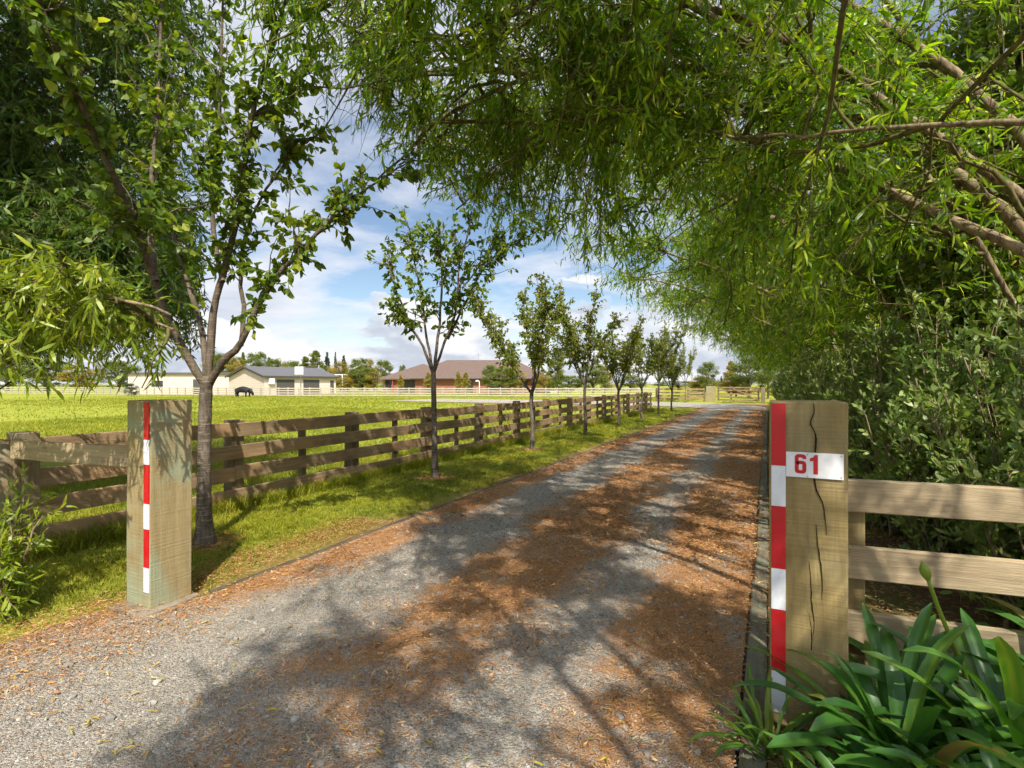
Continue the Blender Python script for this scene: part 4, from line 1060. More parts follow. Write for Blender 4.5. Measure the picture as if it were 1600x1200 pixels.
# dark evergreen backing behind the willow row
bk = shrub('backing_shrub', 73, (4.3, 7.2, 0), 1.6, 7.2, 90, 19, 9, 0.13, 0.06, M['broad'], BRO, 'dark tall shrub behind the willow trunks, first of its rank from the gate', 'shrub', 'tall shrubs behind the willow row', 0.5, 0.7, 0.1, 0.2)
for k in range(1, 10):
    o = dup(bk, (4.2 + random.uniform(-.2, .3), 7.2 + 2.7 * k, 0), random.uniform(0, 6.28), (1, 1, random.uniform(0.85, 1.1)))
    o['label'] = 'dark tall shrub behind the willow trunks, %s of its rank from the gate' % ORD[k]
# small willow-leaved seedling at the left edge
p = at(12, 3.42)
shrub('willow_sapling', 74, (p[0] - 0.06, p[1] - .05, 0), 0.26, 0.74, 26, 10, 10, 0.085, 0.015, M['willow_sunlit'], WIL, 'little bushy willow sapling in the grass at the left edge of the view', 'sapling', None, 0.24, 0.6, 0.15, 0.35)

# ------------------------------------------------------------------ strap-leaved plants
def agapanthus(name, base, seed, n, Lm, Wm, label, stalk=None, mat=None, upf=1.0, grp='strap-leaved plants at the foot of the number post'):
    rng = np.random.default_rng(seed)
    root = tag(empty(name, base), label, 'plant', grp)
    lg = Geo(); K = 12
    for k in range(n):
        a = rng.random() * 6.283; el = R(rng.uniform(36, 86)) * upf; L = Lm * rng.uniform(0.55, 1.12); W = Wm * rng.uniform(0.75, 1.15)
        h = np.array([math.cos(a), math.sin(a), 0]); s = np.linspace(0, 1, K)
        bend = rng.uniform(0.5, 2.0)
        ang = el - bend * s ** 1.8
        dp = np.stack([np.cos(ang), np.sin(ang)], -1) * (L / (K - 1))
        xy = np.concatenate([[[0, 0]], np.cumsum(dp[:-1], 0)])
        b0 = np.array([math.cos(a + .5), math.sin(a + .5), 0]) * rng.random() * 0.09
        tw = rng.normal(0, 0.25) * s
        sd = np.stack([-math.sin(a) * np.cos(tw), math.cos(a) * np.cos(tw), np.sin(tw)], -1)
        C = b0 + h[None] * xy[:, :1] + np.array([0, 0, 1.0]) * xy[:, 1:] + np.cumsum(rng.normal(0, 0.0015, (K, 3)), 0)
        C[:, 2] = np.maximum(C[:, 2], 0.015)
        nrm = np.stack([-h[0] * np.sin(ang), -h[1] * np.sin(ang), np.cos(ang)], -1)
        w = W * np.interp(s, [0, 0.15, 0.5, 0.85, 0.95, 1], [0.62, 0.75, 1.0, 0.95, 0.62, 0.12]) / 2
        V = np.concatenate([C - sd * w[:, None] + nrm * (w * 0.35)[:, None], C - sd * (w * .5)[:, None] + nrm * (w * 0.08)[:, None], C, C + sd * (w * .5)[:, None] + nrm * (w * 0.08)[:, None], C + sd * w[:, None] + nrm * (w * 0.35)[:, None]])
        i = np.arange(K - 1)
        F = np.concatenate([np.stack([i + j * K, i + 1 + j * K, i + 1 + (j + 1) * K, i + (j + 1) * K], -1) for j in range(4)])
        base_r = rng.random() * 0.80 if rng.random() > 0.06 else 1.0
        tip_r = np.tile(np.where(s > 0.93, 0.35 * (rng.random() < 0.4), 0.0), 5)
        lg.add(V, F, np.clip(base_r + tip_r + np.repeat([0.0, -0.05, 0.16, -0.05, 0.0], K) * (base_r < 0.9) + 0.06 * rng.normal(0, 1, 5 * K), 0, 1))
    lg.build('leaves', mat or M['agap'], root, smooth=True)
    if stalk:
        sg = Geo(); P = catmull(np.array(stalk) - np.array(base), 16)
        tubes(sg, P, np.linspace(0.0095, 0.0075, 16), 8)
        so = sg.build('flower_stalk', M['bud'], root, smooth=True)
        e = P[-1]; t = norm(P[-1] - P[-2]); b2 = Geo()
        u = np.linspace(0, 1, 9)
        tubes(b2, e[None] + t[None] * (u * 0.085 - 0.006)[:, None], 0.0008 + 0.0185 * np.sin(np.pi * np.clip(u * 0.86 + 0.12, 0, 1)) ** 1.2, 10)
        b2.build('flower_bud', M['bud'], so, smooth=True)
    return root
agapanthus('strap_leaf_plant', (0.46, 2.42, 0.0), 81, 50, 0.64, 0.057, 'large strap-leaved clump hiding the foot of the number post')
s0, s1, s2, s3 = pix(1522, 1095, 2.12), pix(1500, 1030, 2.10), pix(1470, 960, 2.08), pix(1450, 905, 2.07)
agapanthus('strap_leaf_plant', (0.86, 2.58, 0.0), 82, 54, 0.72, 0.058, 'strap-leaved clump in front of the rails sending up one tall green flower bud', [(0.80, 2.50, 0.02), tuple(s0), tuple(s1), tuple(s2), tuple(s3)])
agapanthus('strap_leaf_plant', (0.02, 2.36, 0.0), 83, 44, 0.30, 0.018, 'small narrow-leaved clump against the drive edge left of the number post', None, M['agap_light'], 0.85)
agapanthus('strap_leaf_plant', (0.70, 2.18, 0.0), 84, 44, 0.50, 0.058, 'low strap-leaved clump at the bottom edge of the view', None, None, 0.75)
agapanthus('strap_leaf_plant', (1.25, 2.72, 0.0), 85, 44, 0.72, 0.060, 'strap-leaved clump at the lower right corner by the rails')
for q, (x, y) in enumerate(((0.40, 2.10), (0.95, 2.30))):
    agapanthus('strap_leaf_plant', (x, y, 0.0), 86 + q, 30, 0.40, 0.050, ['short spreading strap-leaved clump nearest the drive at the bottom edge', 'spreading strap-leaved clump at the bottom right between two taller clumps'][q], None, None, 0.7)

# ------------------------------------------------------------------ buildings beyond the paddock
def oriented(px, d, rz, name):
    p = at(px, d); return empty(name, (p[0], p[1], 0), rz)
CAM_RZ = math.atan2(SA, CA)      # rotation that makes local x point right across the view
def quad_prism(geo, pts, mi=0):   # 4-gon slab
    geo.add(pts, np.array([[0, 1, 2, 3]]), mi=mi)

def clad_mat(name, col, pitch, axis='z', gap=0.72):
    t = NT(name); c = t.n('ShaderNodeTexCoord'); s = t.n('ShaderNodeSeparateXYZ'); t.l(c.outputs['Object'], s.inputs[0])
    w = t.math('FRACT', t.math('MULTIPLY', s.outputs['xyz'.index(axis)], 1 / pitch))
    m = t.ramp(w, [(0.0, (gap, gap, gap)), (0.10, (1, 1, 1)), (0.9, (1, 1, 1)), (1.0, (gap, gap, gap))])
    n = t.noise(0.8, 3, 0.6, c.outputs['Object'])
    cc = t.mix(1.0, t.ramp(n, [(0.3, tuple(x * .93 for x in col)), (0.7, col)]), m, 'MULTIPLY')
    return t.done(t.princ(cc, 0.6, 0.3))
def brick_mat():
    t = NT('brick_wall'); b = t.n('ShaderNodeTexBrick'); c = t.coord(scale=(1, 1, 1))
    sp = t.n('ShaderNodeSeparateXYZ'); t.l(c, sp.inputs[0]); cm = t.n('ShaderNodeCombineXYZ')
    t.l(t.math('ADD', sp.outputs[0], sp.outputs[1]), cm.inputs[0]); t.l(sp.outputs[2], cm.inputs[1]); t.l(cm.outputs[0], b.inputs['Vector'])
    b.inputs['Scale'].default_value = 1.0; b.inputs['Brick Width'].default_value = 0.24; b.inputs['Row Height'].default_value = 0.085; b.inputs['Mortar Size'].default_value = 0.008
    b.inputs['Color1'].default_value = (0.27, 0.085, 0.045, 1); b.inputs['Color2'].default_value = (0.20, 0.062, 0.035, 1); b.inputs['Mortar'].default_value = (0.30, 0.22, 0.17, 1)
    n = t.noise(1.2, 4, 0.7, c)
    return t.done(t.princ(t.mix(t.ramp(n, [(0.35, (0, 0, 0)), (0.7, (0.5, 0.5, 0.5))]), b.outputs['Color'], (0.31, 0.115, 0.06)), 0.85, 0.2))
def tile_mat():
    t = NT('tile_roof'); c = t.n('ShaderNodeTexCoord'); s = t.n('ShaderNodeSeparateXYZ'); t.l(c.outputs['Object'], s.inputs[0])
    w = t.math('FRACT', t.math('MULTIPLY', s.outputs[2], 5.2)); w2 = t.math('FRACT', t.math('MULTIPLY', t.math('ADD', s.outputs[0], s.outputs[1]), 3.0))
    m = t.ramp(w, [(0.0, (0.62, 0.62, 0.62)), (0.22, (1, 1, 1)), (1, (0.94, 0.94, 0.94))])
    m2 = t.ramp(w2, [(0.0, (0.88, 0.88, 0.88)), (0.3, (1, 1, 1)), (1, (1, 1, 1))])
    n = t.noise(3.0, 4, 0.7, c.outputs['Object'])
    cc = t.mix(1.0, t.mix(1.0, t.ramp(n, [(0.3, (0.12, 0.082, 0.066)), (0.7, (0.165, 0.118, 0.096))]), m, 'MULTIPLY'), m2, 'MULTIPLY')
    return t.done(t.princ(cc, 0.8, 0.2))
M['clad'] = clad_mat('cream_cladding', (0.60, 0.50, 0.42), 0.32)
M['darkdoor'] = clad_mat('dark_roller_door', (0.075, 0.070, 0.066), 0.16, 'z', 0.6)
M['ironroof'] = clad_mat('dark_iron_roof', (0.115, 0.113, 0.115), 0.4, 'x', 0.8)
M['trim'] = flat_mat('dark_trim', (0.06, 0.05, 0.048)); M['brick'] = brick_mat(); M['tile'] = tile_mat()
M['whitepaint'] = flat_mat('white_paint', (0.78, 0.78, 0.76), 0.5, 0.4, 0.04)
M['glass'] = flat_mat('dark_glass', (0.02, 0.024, 0.03), 0.06, 0.6, 0.1)
M['bluegrey'] = clad_mat('blue_grey_wall', (0.16, 0.20, 0.27), 0.3)
M['redpaint'] = flat_mat('red_column', (0.36, 0.05, 0.04))
def part_box(name, parent, mat, x0, x1, y0, y1, z0, z1):
    g = Geo(); cuboid(g, x0, x1, y0, y1, z0, z1); return g.build(name, mat, parent)

# gabled garage shed
al = R(50)
p = at(413, 68.0)
sh = empty('shed', (p[0], p[1], 0), CAM_RZ + al); tag(sh, 'cream gabled shed with two dark roller doors behind the far fence', 'shed')
Ls, Ws, He, Hr = 10.3, 11.0, 2.52, 3.78
g = Geo()
V = [(0, 0, 0), (Ls, 0, 0), (Ls, 0, He), (0, 0, He), (0, Ws, 0), (Ls, Ws, 0), (Ls, Ws, He), (0, Ws, He), (0, Ws / 2, Hr - .05), (Ls, Ws / 2, Hr - .05)]
g.add(V, [np.array([[0, 1, 2, 3], [5, 4, 7, 6]]), np.array([[4, 0, 3, 8, 7], [1, 5, 6, 9, 2]])]); g.build('wall', M['clad'], sh)
g = Geo(); e = 0.35; y0 = -e; z0 = He - e * (Hr - He) / (Ws / 2)
for s in (0, 1):
    ya, yb = (y0, Ws / 2) if s == 0 else (Ws + e, Ws / 2)
    V = []
    for dz in (0.04, 0.16):
        V += [(-e, ya, z0 + dz), (Ls + e, ya, z0 + dz), (Ls + e, yb, Hr + dz), (-e, yb, Hr + dz)]
    g.add(V, np.array(BOXF))
rf_ = g.build('roof', M['ironroof'], sh)
part_box('gutter', rf_, M['trim'], -e, Ls + e, -e - 0.13, -e - 0.005, z0 - 0.08, z0 + 0.09)
for s in (0, 1):   # dark barge boards at the near gable
    g = Geo(); ya, za = (y0, z0) if s == 0 else (Ws + e, z0)
    V = [(-e - .06, ya, za - .12), (-e - .06, Ws / 2, Hr - .12), (-e - .06, Ws / 2, Hr + .18), (-e - .06, ya, za + .18)]
    V += [(-e - .005, b, c) for _, b, c in V]
    g.add(V, np.array(BOXF)); g.build('bargeboard', M['trim'], rf_)
def front_u(px):     # where photo column px meets the shed front, in metres from its near corner
    k = (px - 800) / 820.0; c = at(413, 68.0); Xc, Yc = (413 - 800) / 820 * 68, 68.0
    return (k * Yc - Xc) / (math.cos(al) - k * math.sin(al))
for a, b in ((432, 460), (474, 499)):
    part_box('roller_door', sh, M['darkdoor'], front_u(a), front_u(b), -0.03, -0.002, 0.0, 2.1)
part_box('side_door', sh, M['darkdoor'], front_u(516), front_u(521.5), -0.03, -0.002, 0.0, 2.0)
hpb = part_box('wall_unit', sh, M['whitepaint'], front_u(419), front_u(426.5), -0.45, -0.03, 1.5, 2.25)

# long low shed at the left
p = at(200, 78.0)
ls = empty('low_shed', (p[0], p[1], 0), CAM_RZ + R(8)); tag(ls, 'long low cream shed with a flat dark roof left of the gabled shed', 'shed')
part_box('wall', ls, M['clad'], 0, 15.2, 0, 6, 0, 3.05)
part_box('roof', ls, M['ironroof'], -0.3, 15.4, -0.4, 6.3, 3.06, 3.24)
part_box('door', ls, M['darkdoor'], 9.0, 10.4, -0.03, -0.002, 0, 2.2)
part_box('window', ls, M['glass'], 3.2, 4.8, -0.03, -0.002, 1.1, 2.0)

# basketball hoop
p = at(470, 66.0)
bh = empty('basketball_hoop', (p[0], p[1], 0), CAM_RZ); tag(bh, 'basketball hoop with a white backboard on a pole in front of the shed doors', 'basketball hoop')
g = Geo(); tubes(g, np.array([(0, 0, 0), (0, 0, 2.4), (0, 0, 2.75), (0, -0.5, 3.0)]), np.full(4, 0.06), 8); g.build('pole', M['steel'], bh)
bb = part_box('backboard', bh, M['whitepaint'], -0.52, 0.52, -0.58, -0.53, 2.7, 3.66)
for a in ((-.24, .24, 2.86, 2.89), (-.24, .24, 3.22, 3.25), (-.24, -.21, 2.89, 3.22), (.21, .24, 2.89, 3.22)):
    part_box('target_line', bb, M['trim'], a[0], a[1], -0.586, -0.5825, a[2], a[3])
g = Geo(); th = np.linspace(0, 2 * math.pi, 17); tubes(g, np.stack([0.22 * np.cos(th), -0.84 + 0.22 * np.sin(th), np.full(17, 2.88)], -1), np.full(17, 0.02), 6); g.build('rim', M['red'], bh)

# brick house with a hipped tile roof
def hip(geo, x0, x1, y0, y1, ze, zr, inset=None):
    ins = (y1 - y0) / 2 if inset is None else inset; ym = (y0 + y1) / 2
    A = [(x0, y0, ze), (x1, y0, ze), (x1, y1, ze), (x0, y1, ze), (x0 + ins, ym, zr), (x1 - ins, ym, zr)]
    geo.add(A, [np.array([[0, 1, 5, 4], [2, 3, 4, 5]]), np.array([[1, 2, 5], [3, 0, 4]]), ])
    Bv = [(x, y, z - 0.18) for x, y, z in A[:4]]
    geo.add(A[:4] + Bv, np.array([[1, 0, 4, 5], [2, 1, 5, 6], [3, 2, 6, 7], [0, 3, 7, 4], [7, 6, 5, 4]]))
hd = 88.0
hs = empty('brick_house', tuple(at(690, hd)), CAM_RZ + R(-3)); tag(hs, 'brick house with a brown hipped tile roof beyond the far fence', 'house')
def hx(px): return (px - 690) / 820.0 * hd
ez = 2.42
part_box('wall', hs, M['brick'], hx(648), hx(848), 0, 13, 0, ez - 0.17)
part_box('wall', hs, M['brick'], hx(596), hx(648) - 0.02, 1.2, 9, 0, ez - 0.20)
g = Geo(); hip(g, hx(628), hx(862), -0.8, 13.8, ez + 0.03, 5.8, 6.4); rf2 = g.build('roof', M['tile'], hs)
g = Geo(); hip(g, hx(588), hx(710), 0.4, 10.8, ez, 5.1, 6.4); g.build('roof', M['tile'], hs)
part_box('gutter', rf2, M['trim'], hx(642), hx(862), -0.92, -0.805, ez - 0.13, ez + 0.02)
g = Geo(); zz = 5.75
tubes(g, np.array([(hx(741), 6.5, 5.7), (hx(741), 6.5, 7.0)]), np.array([0.03, 0.03]), 6)
for q, wq in ((6.9, 0.5), (6.6, 0.7)):
    tubes(g, np.array([(hx(741) - wq, 6.5, q), (hx(741) + wq, 6.5, q)]), np.array([0.025, 0.025]), 5)
g.build('aerial', M['steel'], rf2)
for a, b, z0_, z1_, mat, nm, yy in ((598, 607, 0.7, 2.1, 'glass', 'window', 1.2), (619, 626, 0.0, 2.1, 'darkdoor', 'door', 1.2), (628, 647, 0.0, 2.15, 'darkdoor', 'garage_door', 1.2),
                                 (668, 675, 0.0, 2.1, 'glass', 'window', 0), (713, 719, 0.0, 2.1, 'darkdoor', 'door', 0), (729, 739, 0.0, 2.1, 'glass', 'window', 0), (765, 785, 0.5, 2.0, 'glass', 'window', 0), (812, 824, 0.8, 2.0, 'glass', 'window', 0)):
    w_ = part_box(nm, hs, M[mat], hx(a), hx(b), yy - 0.05, yy - 0.004, z0_, z1_)
    if nm == 'window':
        g = Geo()
        for xx in (hx(a) - .06, (hx(a) + hx(b)) / 2 - .03, hx(b)): cuboid(g, xx, xx + .06, yy - 0.075, yy - 0.052, z0_, z1_)
        cuboid(g, hx(a) - .06, hx(b) + .06, yy - 0.075, yy - 0.052, z1_ + .003, z1_ + .07); g.build('frame', M['trim'], w_)
part_box('porch_column', hs, M['redpaint'], hx(610), hx(611.5), 0.6, 0.9, 0, 2.2)
part_box('side_wing', hs, M['bluegrey'], hx(848) + 0.02, hx(860), 3, 11, 0, 2.2)
# lamp post in front of the house
p = at(749, 80); lp = empty('garden_lamp', (p[0], p[1], 0), CAM_RZ); tag(lp, 'white garden lamp post with a curved arm in front of the brick house', 'lamp post')
g = Geo(); tubes(g, catmull([(0, 0, 0), (0, 0, 1.4), (-0.05, 0, 1.9), (-0.35, 0, 2.05)], 14), np.full(14, 0.07), 8); g.build('pole', M['whitepaint'], lp)
g = Geo(); tubes(g, np.array([(-0.42, 0, 2.1), (-0.42, 0, 2.0), (-0.42, 0, 1.9)]), np.array([0.05, 0.16, 0.2]), 10); g.build('lamp_head', M['whitepaint'], lp)
# small pale buildings seen between trees
p = at(866, 96); o = empty('small_shed', (p[0], p[1], 0), CAM_RZ); tag(o, 'small white garden shed to the right of the brick house', 'shed')
part_box('wall', o, M['whitepaint'], -0.7, 0.9, 0, 2, 0, 1.75); g = Geo(); hip(g, -1.0, 1.2, -0.2, 2.2, 1.8, 2.5, 0.8); g.build('roof', M['ironroof'], o)
p = at(534, 100); o = empty('garden_pergola', (p[0], p[1], 0), CAM_RZ); tag(o, 'white timber pergola standing between the shed and the hedge trees', 'pergola')
g = Geo(); 
for x in (-1.4, 0.0, 1.2): cuboid(g, x, x + .16, 0, .16, 0, 3.2)
cuboid(g, -1.5, 1.5, -0.02, 0.18, 3.21, 3.36); g.build('posts', M['whitepaint'], o)

# ------------------------------------------------------------------ cow grazing by the far fence
def skin_body(name, V, E, Rr, mat, parent, sub=2):
    me = bpy.data.meshes.new(name); me.from_pydata(V, E, [])
    o = link(name, me, mat, parent)
    md = o.modifiers.new('skin', 'SKIN'); me.skin_vertices  # layer comes with the modifier
    for i, r in enumerate(Rr):
        me.skin_vertices[0].data[i].radius = r if isinstance(r, tuple) else (r, r)
    me.skin_vertices[0].data[0].use_root = True
    s = o.modifiers.new('sub', 'SUBSURF'); s.levels = sub; s.render_levels = sub
    md.use_smooth_shade = True
    dg = bpy.context.evaluated_depsgraph_get(); ev = o.evaluated_get(dg)
    m2 = bpy.data.meshes.new_from_object(ev); o.modifiers.clear(); o.data = m2
    if not m2.materials: m2.materials.append(mat)
    return o
M['hide'] = flat_mat('black_hide', (0.012, 0.011, 0.012), 0.6, 0.3, 0.3)
p = at(381, 60.8)
V = [(0.55, 0, 1.02), (0.1, 0, 1.0), (-0.45, 0, 1.02), (-0.85, 0, 1.08), (-1.12, 0, 1.0), (-1.2, 0.0, 0.62), (0.85, 0, 0.92), (1.05, 0, 0.66), (1.2, 0, 0.42), (1.30, 0, 0.18),
     (0.60, 0.2, 0.72), (0.63, 0.2, 0.40), (0.62, 0.2, 0.02), (0.50, -0.2, 0.72), (0.44, -0.2, 0.40), (0.46, -0.2, 0.02),
     (-0.88, 0.2, 0.78), (-1.0, 0.2, 0.46), (-0.95, 0.2, 0.02), (-0.78, -0.2, 0.78), (-0.92, -0.2, 0.46), (-0.84, -0.2, 0.02), (1.24, 0.17, 0.52), (1.24, -0.17, 0.52)]
E = [(0, 1), (1, 2), (2, 3), (3, 4), (4, 5), (0, 6), (6, 7), (7, 8), (8, 9), (0, 10), (10, 11), (11, 12), (0, 13), (13, 14), (14, 15), (3, 16), (16, 17), (17, 18), (3, 19), (19, 20), (20, 21), (8, 22), (8, 23)]
Rr = [(0.34, 0.44), (0.38, 0.50), (0.36, 0.46), (0.31, 0.38), 0.15, 0.035, (0.22, 0.26), (0.15, 0.19), (0.13, 0.15), 0.085, 0.15, 0.10, 0.085, 0.15, 0.10, 0.085, 0.19, 0.11, 0.085, 0.19, 0.11, 0.085, 0.04, 0.04]
cow = empty('cow', (p[0], p[1], 0.02), CAM_RZ - 0.15); tag(cow, 'black cow grazing with its head down beside the far fence', 'cow'); cow.scale = (0.92, 1.05, 0.84)
skin_body('body', V, E, Rr, M['hide'], cow, 2)

# ------------------------------------------------------------------ trees and bushes of the distance
def far_tree(name, seed, h, rad, kind, mat):
    rng = np.random.default_rng(seed); root = empty(name, (0, 0, 0)); tg = Geo(); lg = Geo()
    tubes(tg, np.array([(0, 0, -0.1), (0.05, 0, h * 0.3), (0, 0.05, h * 0.6), (0, 0, h * 0.9)]), np.array([0.035, 0.028, 0.02, 0.006]) * h * 0.6, 8)
    nb = 26; a = rng.random(nb) * 6.28; z0 = h * (0.18 + 0.5 * rng.random(nb))
    P0 = np.stack([0 * a, 0 * a, z0], -1); ln = rad * (0.5 + 0.5 * rng.random(nb))
    if kind == 'conifer': ln = rad * (1.05 - z0 / h)
    P2 = P0 + np.stack([np.cos(a) * ln, np.sin(a) * ln, h * (0.22 if kind != 'conifer' else 0.03) * np.ones(nb)], -1)
    tubes(tg, np.stack([P0, (P0 + P2) / 2 + [0, 0, 0.05 * h], P2], 1), np.array([[0.009, 0.006, 0.002]]) * h * np.ones((nb, 1)), 5)
    ncl = 70 if kind != 'conifer' else 110
    if kind == 'conifer':
        zz = h * (0.08 + 0.92 * rng.random(ncl) ** 1.25); rr = rad * (1.02 - zz / h) * (0.35 + 0.65 * rng.random(ncl)); cr = 0.10 * rad + 0.16 * rad * (1 - zz / h)
    elif kind == 'upright':
        zz = h * (0.12 + 0.88 * rng.random(ncl)); rr = rad * np.sin(np.pi * np.clip(zz / h * 0.92 + 0.08, 0, 1)) ** 0.6 * np.sqrt(rng.random(ncl)); cr = rad * 0.24 * (0.6 + 0.8 * rng.random(ncl))
    else:
        zz = h * (0.15 + 0.85 * rng.random(ncl) ** 0.9); q = np.clip(zz / h, 0, 1); rr = rad * np.clip(1 - ((q - 0.5) / 0.58) ** 2, 0.05, 1) ** 0.6 * rng.random(ncl) ** 0.5; cr = rad * 0.27 * (0.55 + 0.9 * rng.random(ncl))
    a = rng.random(ncl) * 6.28; C = np.stack([np.cos(a) * rr, np.sin(a) * rr, zz], -1)
    per = 150; v = norm(rng.normal(0, 1, (ncl, per, 3))) * (rng.random((ncl, per, 1)) ** 0.45) * cr[:, None, None] * np.array([1, 1, 0.75])
    p = (C[:, None] + v).reshape(-1, 3); d = norm(v.reshape(-1, 3) + rng.normal(0, 0.35, p.shape))
    ls = 0.055 * h ** 0.6
    k = p[:, 2] > 0.03 * h
    leaves(lg, p[k], d[k], ls * (0.7 + 0.6 * rng.random(k.sum())), ls * 0.5, np.clip(np.repeat(rng.random(ncl), per)[k] * 0.6 + 0.4 * rng.random(k.sum()), 0, 1), BRO, 0.1, 1.0, 0.4, rng)
    tg.build('trunk', M['bark_w'], root, smooth=True); lg.build('crown', mat, root)
    return root
first = {}
used = {}
def place_far(kind, mat, px, d, ytop, wpx, label, cat='tree', zb=0.0, name=None, grp=None):
    h = (600 - ytop) * d / 820.0 + 1.5; rad = wpx * d / 820.0 / 2
    key = (kind, mat)
    H0, R0 = (8.0, 2.4) if kind == 'round' else (9.0, 1.9) if kind == 'conifer' else (7.0, 1.5)
    nm = name or {'round': 'broadleaf_tree', 'conifer': 'conifer_tree', 'upright': 'slender_tree'}[kind]
    if key not in first:
        first[key] = far_tree(nm, 100 + len(first), H0, R0, kind, M[mat]); o = first[key]
    else:
        o = dup(first[key]); o.name = nm
    p = at(px, d); o.location = (p[0], p[1], zb); o.rotation_euler = (0, 0, random.uniform(0, 6.28)); o.scale = (1.2 * rad / R0, 1.2 * rad / R0, h / H0)
    tag(o, label, cat, grp or 'trees beyond the far fence')
    return o
F_ = place_far
# behind the sheds, left to right (photo column, distance, top row, width)
lst = [('round', 'far_a', 12, 110, 556, 60, 'broad green tree at the far left above the long fence'), ('round', 'far_a', 70, 100, 565, 60, 'broad green tree left of the low shed, seen under the willow'),
 ('round', 'far_y', 128, 98, 572, 46, 'golden round tree left of the low shed, seen under the willow'), ('round', 'far_a', 185, 104, 566, 50, 'green tree behind the left end of the low shed'),
 ('conifer', 'far_b', 334, 125, 544, 14, 'dark conifer seen between the boughs of the large cherry tree'), ('round', 'far_a', 345, 118, 555, 42, 'leafy green tree behind the join of the two sheds'),
 ('round', 'far_y', 372, 116, 560, 28, 'golden tree behind the low end of the gabled shed'), ('conifer', 'far_a', 380, 122, 551, 18, 'green pointed tree rising above the shed gable'),
 ('round', 'far_a', 402, 114, 553, 30, 'rounded green tree above the shed roof, next to the gable'), ('upright', 'far_b', 421, 120, 560, 12, 'slim dark tree above the left half of the shed roof'),
 ('round', 'far_a', 430, 112, 563, 24, 'low rounded green tree above the middle of the shed roof'), ('round', 'far_y', 447, 116, 567, 18, 'small golden tree above the middle of the shed roof'),
 ('round', 'far_a', 460, 112, 566, 24, 'green tree behind the basketball backboard, to its left'), ('upright', 'far_a', 477, 114, 559, 18, 'upright green tree behind the white backboard'),
 ('upright', 'far_a', 493, 112, 550, 22, 'tallest upright green tree above the right half of the shed roof'), ('conifer', 'far_b', 511, 118, 551, 18, 'dark conifer, first of three right of the shed ridge'),
 ('conifer', 'far_b', 524, 120, 551, 10, 'slimmest dark conifer, middle of three right of the shed ridge'), ('conifer', 'far_b', 537, 118, 556, 18, 'dark conifer, last of three right of the shed ridge'),
 ('round', 'far_y', 532, 108, 567, 34, 'golden spreading tree just right of the shed'), ('round', 'far_a', 561, 108, 562, 24, 'green tree between the golden tree and the house roof, taller of two'),
 ('round', 'far_y', 574, 110, 563, 24, 'golden-green tree left of the house roof'), ('round', 'far_a', 566, 100, 577, 44, 'low wide green bush left of the brick house'),
 ('round', 'far_a', 600, 112, 565, 26, 'green tree just behind the left end of the house roof'), ('round', 'far_y', 585, 98, 582, 26, 'low yellowish bush at the left corner of the brick house'),
 ('round', 'far_a', 629, 112, 572, 10, 'small treetop peeping over the left slope of the house roof'), ('round', 'far_y', 543, 98, 586, 26, 'low pinkish-gold bush right of the shed door')]
for a in lst: F_(*a)
# young trees in front of the house
for k, (px, w, top, lab) in enumerate(((626, 9, 587, 'spindly young tree before the dark garage door of the house'), (669, 12, 583, 'spindly young tree in front of the house, beside the second cherry trunk'),
        (716, 10, 582, 'spindly young tree, left one of a pair before the brick wall'), (728, 11, 583, 'spindly young tree, right one of a pair before the brick wall'))):
    F_('upright', 'far_y', px, 70, top, w, lab, 'young tree', 0, 'young_tree', 'young trees in front of the brick house')
for k, a in enumerate((('round', 'far_a', 766, 76, 572, 22, 'upright green bush at the right half of the brick house'), ('round', 'far_a', 788, 74, 576, 40, 'wide green bush hiding the right windows of the house'),
        ('round', 'far_y', 806, 76, 574, 24, 'golden-green bush under the right end of the house roof'), ('round', 'far_y', 845, 84, 580, 22, 'golden bush at the right corner of the house'),
        ('round', 'far_a', 858, 88, 585, 16, 'small green bush beside the white garden shed'), ('upright', 'far_a', 872, 66, 546, 26, 'feathery slender tree right of the house'),
        ('round', 'far_a', 888, 80, 588, 36, 'low green bush right of the feathery slender tree'), ('round', 'far_a', 926, 76, 571, 42, 'rounded green bush between the fourth and fifth cherry trunks'),
        ('round', 'far_y', 945, 78, 574, 26, 'golden rounded bush seen past the fifth cherry tree'), ('round', 'far_a', 985, 95, 588, 40, 'low green bush behind the far cherry trunks'))):
    F_(*a, 'bush', 0, 'bush', 'bushes around the brick house')
for a in (('round', 'far_a', 1106, 70, 568, 27, 'round open tree standing alone above the farm gate fence'), ('round', 'far_y', 1098, 74, 590, 36, 'low golden bush at the foot of the round tree'),
          ('upright', 'far_y', 1142, 66, 566, 18, 'orange-tipped upright tree behind the farm gate'), ('round', 'far_a', 1170, 58, 561, 46, 'dark green spreading tree behind the right end of the farm gate'),
          ('round', 'far_y', 1150, 60, 590, 36, 'low golden bush behind the diagonal brace of the gate'), ('round', 'far_a', 1200, 54, 556, 44, 'dark green tree closing the end of the willow row'),
          ('round', 'far_a', 1060, 190, 596, 60, 'distant low tree on the horizon left of the farm gate'), ('round', 'far_b', 1125, 220, 596, 60, 'distant dark tree on the horizon behind the farm gate'),
          ('conifer', 'far_b', 1127, 160, 588, 8, 'tiny distant conifer behind the farm gate')):
    F_(*a)
o = F_('round', 'far_b', 205, 60.5, 599.5, 15, 'dark clipped ball-shaped bush at the far fence above the greenish gatepost', 'bush', 0, 'ball_bush', 'bushes around the brick house')

